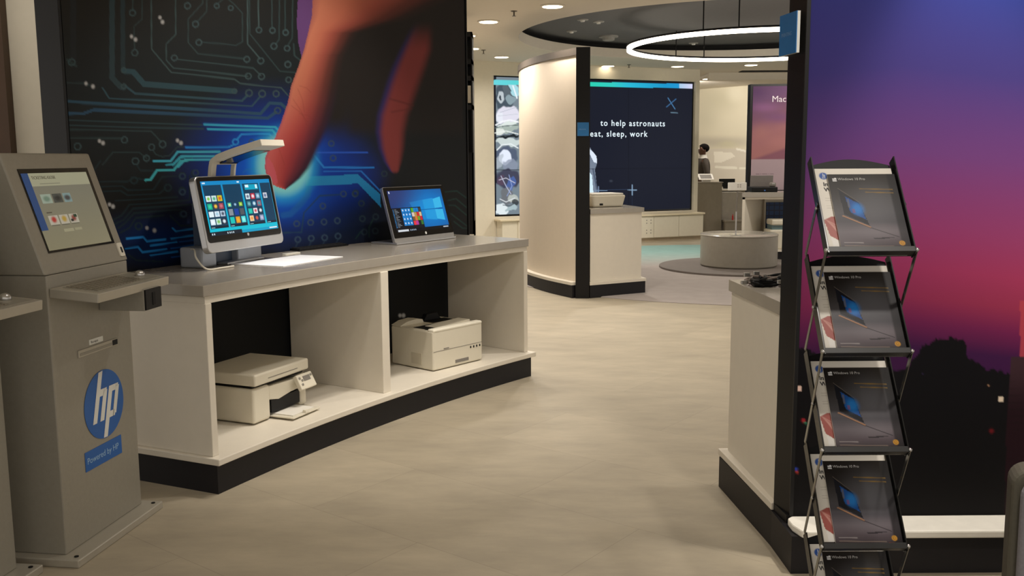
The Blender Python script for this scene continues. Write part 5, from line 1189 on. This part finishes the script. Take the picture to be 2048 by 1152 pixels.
# ================================================================ CEILING FITTINGS
m_glow = mat('lamp_glow', (255, 240, 215), .5, emit=(255, 238, 208), es=6.0, noise=0); m_trim = mat('lamp_trim', (230, 222, 205), .5)
DL = [(.424, 9.806, 'largest ceiling spot, near the top edge of the photo'), (-.242, 10.862, 'ceiling spot left of the dark round recess, second from the front'), (-.5365, 12.06, 'ceiling spot half hidden by the top right edge of the finger mural'),
      (-.538, 13.461, 'ceiling spot above the slim black cabinet'), (-.135, 14.595, 'ceiling spot before the video wall, just left of the partition'), (1.616, 16.113, 'ceiling spot above the video wall words, next to the partition fin'), (2.798, 16.279, 'ceiling spot above the right end of the video wall'), (3.985, 16.099, 'ceiling spot under the glowing ring, beside the black fin')]
for (x, y, lb) in DL:
    t = thing('ceiling_spot', lb, 'ceiling light', (x, y, CH), 0, 'round spots in the cream ceiling')
    bm = bmesh.new(); lathe(bm, [(.118, -.004), (.125, 0.0), (.118, -.012), (.105, -.014), (.100, -.004)], 32, cap=False); obj('trim_ring', bm, m_trim, t, smooth=True)
    bm = bmesh.new(); lathe(bm, [(.10, -.016), (.10, -.002)], 32); obj('lamp_glass', bm, m_glow, t)
    if y < 16: spot('ceiling_or_fill_spot', x, y, CH-.05, (60 if y < 10 else 110) if y < 14 else 26, 155 if y < 15 else 85, .9)
for (x, y, z, lb) in [(3.72, 18.3, 2.9, 'left of three small spots in the far ceiling, above the desk'), (4.28, 18.1, 2.9, 'middle of three small spots in the far ceiling'), (5.05, 18.05, 2.9, 'right of three small spots in the far ceiling, at the black fin')]:
    t = thing('ceiling_spot', lb, 'ceiling light', (x, y, z), 0, 'small spots in the far ceiling')
    bm = bmesh.new(); lathe(bm, [(.11, 0), (.11, -.008), (.095, -.010)], 24, cap=False); obj('trim_ring', bm, m_trim, t); bm = bmesh.new(); lathe(bm, [(.092, -.012), (.092, -.001)], 24); obj('lamp_glass', bm, m_glow, t)
    spot('ceiling_or_fill_spot', x, y+.1, z-.05, 42, 130, .8)
spot('ceiling_or_fill_spot', 3.4, 18.6, 2.8, 130, 120, aim=(4.4, 20.8, 1.4)); spot('ceiling_or_fill_spot', 4.2, 11.9, 2.85, 90, 110, aim=(4.1, 13.8, 1.2))  # added fill spots aimed at the car picture and the poster wall
for (px, py, lb) in [(1028, 27, 'dark sprinkler head in the cream ceiling nearest the camera'), (967, 105, 'dark sprinkler head between the two rear left spots'), (1258, 134, 'dark sprinkler head above the video wall words')]:
    q = on_z(px, py-5, CH); t = thing('sprinkler_head', lb, 'sprinkler', (q[0], q[1], CH), 0, 'sprinkler heads in the cream ceiling')
    bm = bmesh.new(); lathe(bm, [(.035, 0), (.03, -.006), (.008, -.01), (.008, -.05)], 16); obj('sprinkler_body', bm, mat('sprinkler_metal', (90, 82, 70), .4, metal=.5), t)
    bm = bmesh.new(); lathe(bm, [(.022, -.050), (.022, -.053)], 12); obj('deflector', bm, mat('sprinkler_metal', (90, 82, 70), .4), t)
CR = CH+.22
q = on_z(1217, 72, CR)
t = thing('smoke_detector', 'white smoke detector on the dark recessed ceiling', 'smoke detector', (q[0], q[1], CR))
bm = bmesh.new(); lathe(bm, [(.14, 0), (.14, -.02)], 32); obj('base', bm, mat('grey_white', (150, 150, 146), .5), t); bm = bmesh.new(); lathe(bm, [(.09, -.02), (.085, -.06), (.06, -.07)], 32); obj('cap', bm, mat('grey_white', (150, 150, 146), .5), t)
for (px, py, lb) in [(1165, 39, 'small pale ceiling fitting at the front rim of the dark recess'), (1143, 62, 'small pale ceiling fitting at the left of the dark recess'), (1197, 43, 'small pale ceiling fitting above the smoke detector'), (1387, 86, 'faint ceiling fitting seen through the middle of the glowing ring'), (1551, 91, 'pale ceiling fitting inside the ring, beside the black fin')]:
    q = on_z(px, py, CR); t = thing('recessed_fitting', lb, 'ceiling fitting', (q[0], q[1], CR), 0, 'pale fittings on the dark recessed ceiling')
    bm = bmesh.new(); lathe(bm, [(.075, 0), (.07, -.012)], 24); obj('plate', bm, mat('grey_white', (150, 150, 146), .5), t); bm = bmesh.new(); lathe(bm, [(.03, -.012), (.025, -.03)], 16); obj('lens', bm, mat('fitting_lens', (225, 225, 220), .4), t)
# ring lamp
t = thing('ring_lamp', 'large glowing ring lamp hanging by black wires under the dark recess', 'ceiling light', (3.12, 12.1, 2.79))
bm = bmesh.new(); RR = 1.64; n = 128; rg = []
for i in range(n):
    a = 2*PI*i/n; rg.append([bm.verts.new((r*math.cos(a), r*math.sin(a), z)) for (r, z) in ((RR-.024, -.022), (RR+.024, -.022), (RR+.024, .022), (RR-.024, .022))])
for i in range(n):
    for k in range(4): bm.faces.new((rg[i][k], rg[i][(k+1) % 4], rg[(i+1) % n][(k+1) % 4], rg[(i+1) % n][k]))
obj('glowing_tube', bm, mat('ring_glow', (255, 244, 225), .5, emit=(255, 240, 218), es=8.0, noise=0), t)
bm = bmesh.new(); rg = []
for i in range(n):
    a = 2*PI*i/n; rg.append([bm.verts.new((r*math.cos(a), r*math.sin(a), z)) for (r, z) in ((RR-.026, .0225), (RR+.026, .0225), (RR+.026, .045), (RR-.026, .045))])
for i in range(n):
    for k in range(4): bm.faces.new((rg[i][k], rg[i][(k+1) % 4], rg[(i+1) % n][(k+1) % 4], rg[(i+1) % n][k]))
obj('ring_housing', bm, m_bplast, t)
for deg in (233, 247, 120, 104, 20, 330, 285):
    a = math.radians(deg); obj('hanging_wire', TB([(RR*math.cos(a), RR*math.sin(a), .045), (RR*math.cos(a), RR*math.sin(a), CR-2.79)], .008, 6), m_bplast, t)
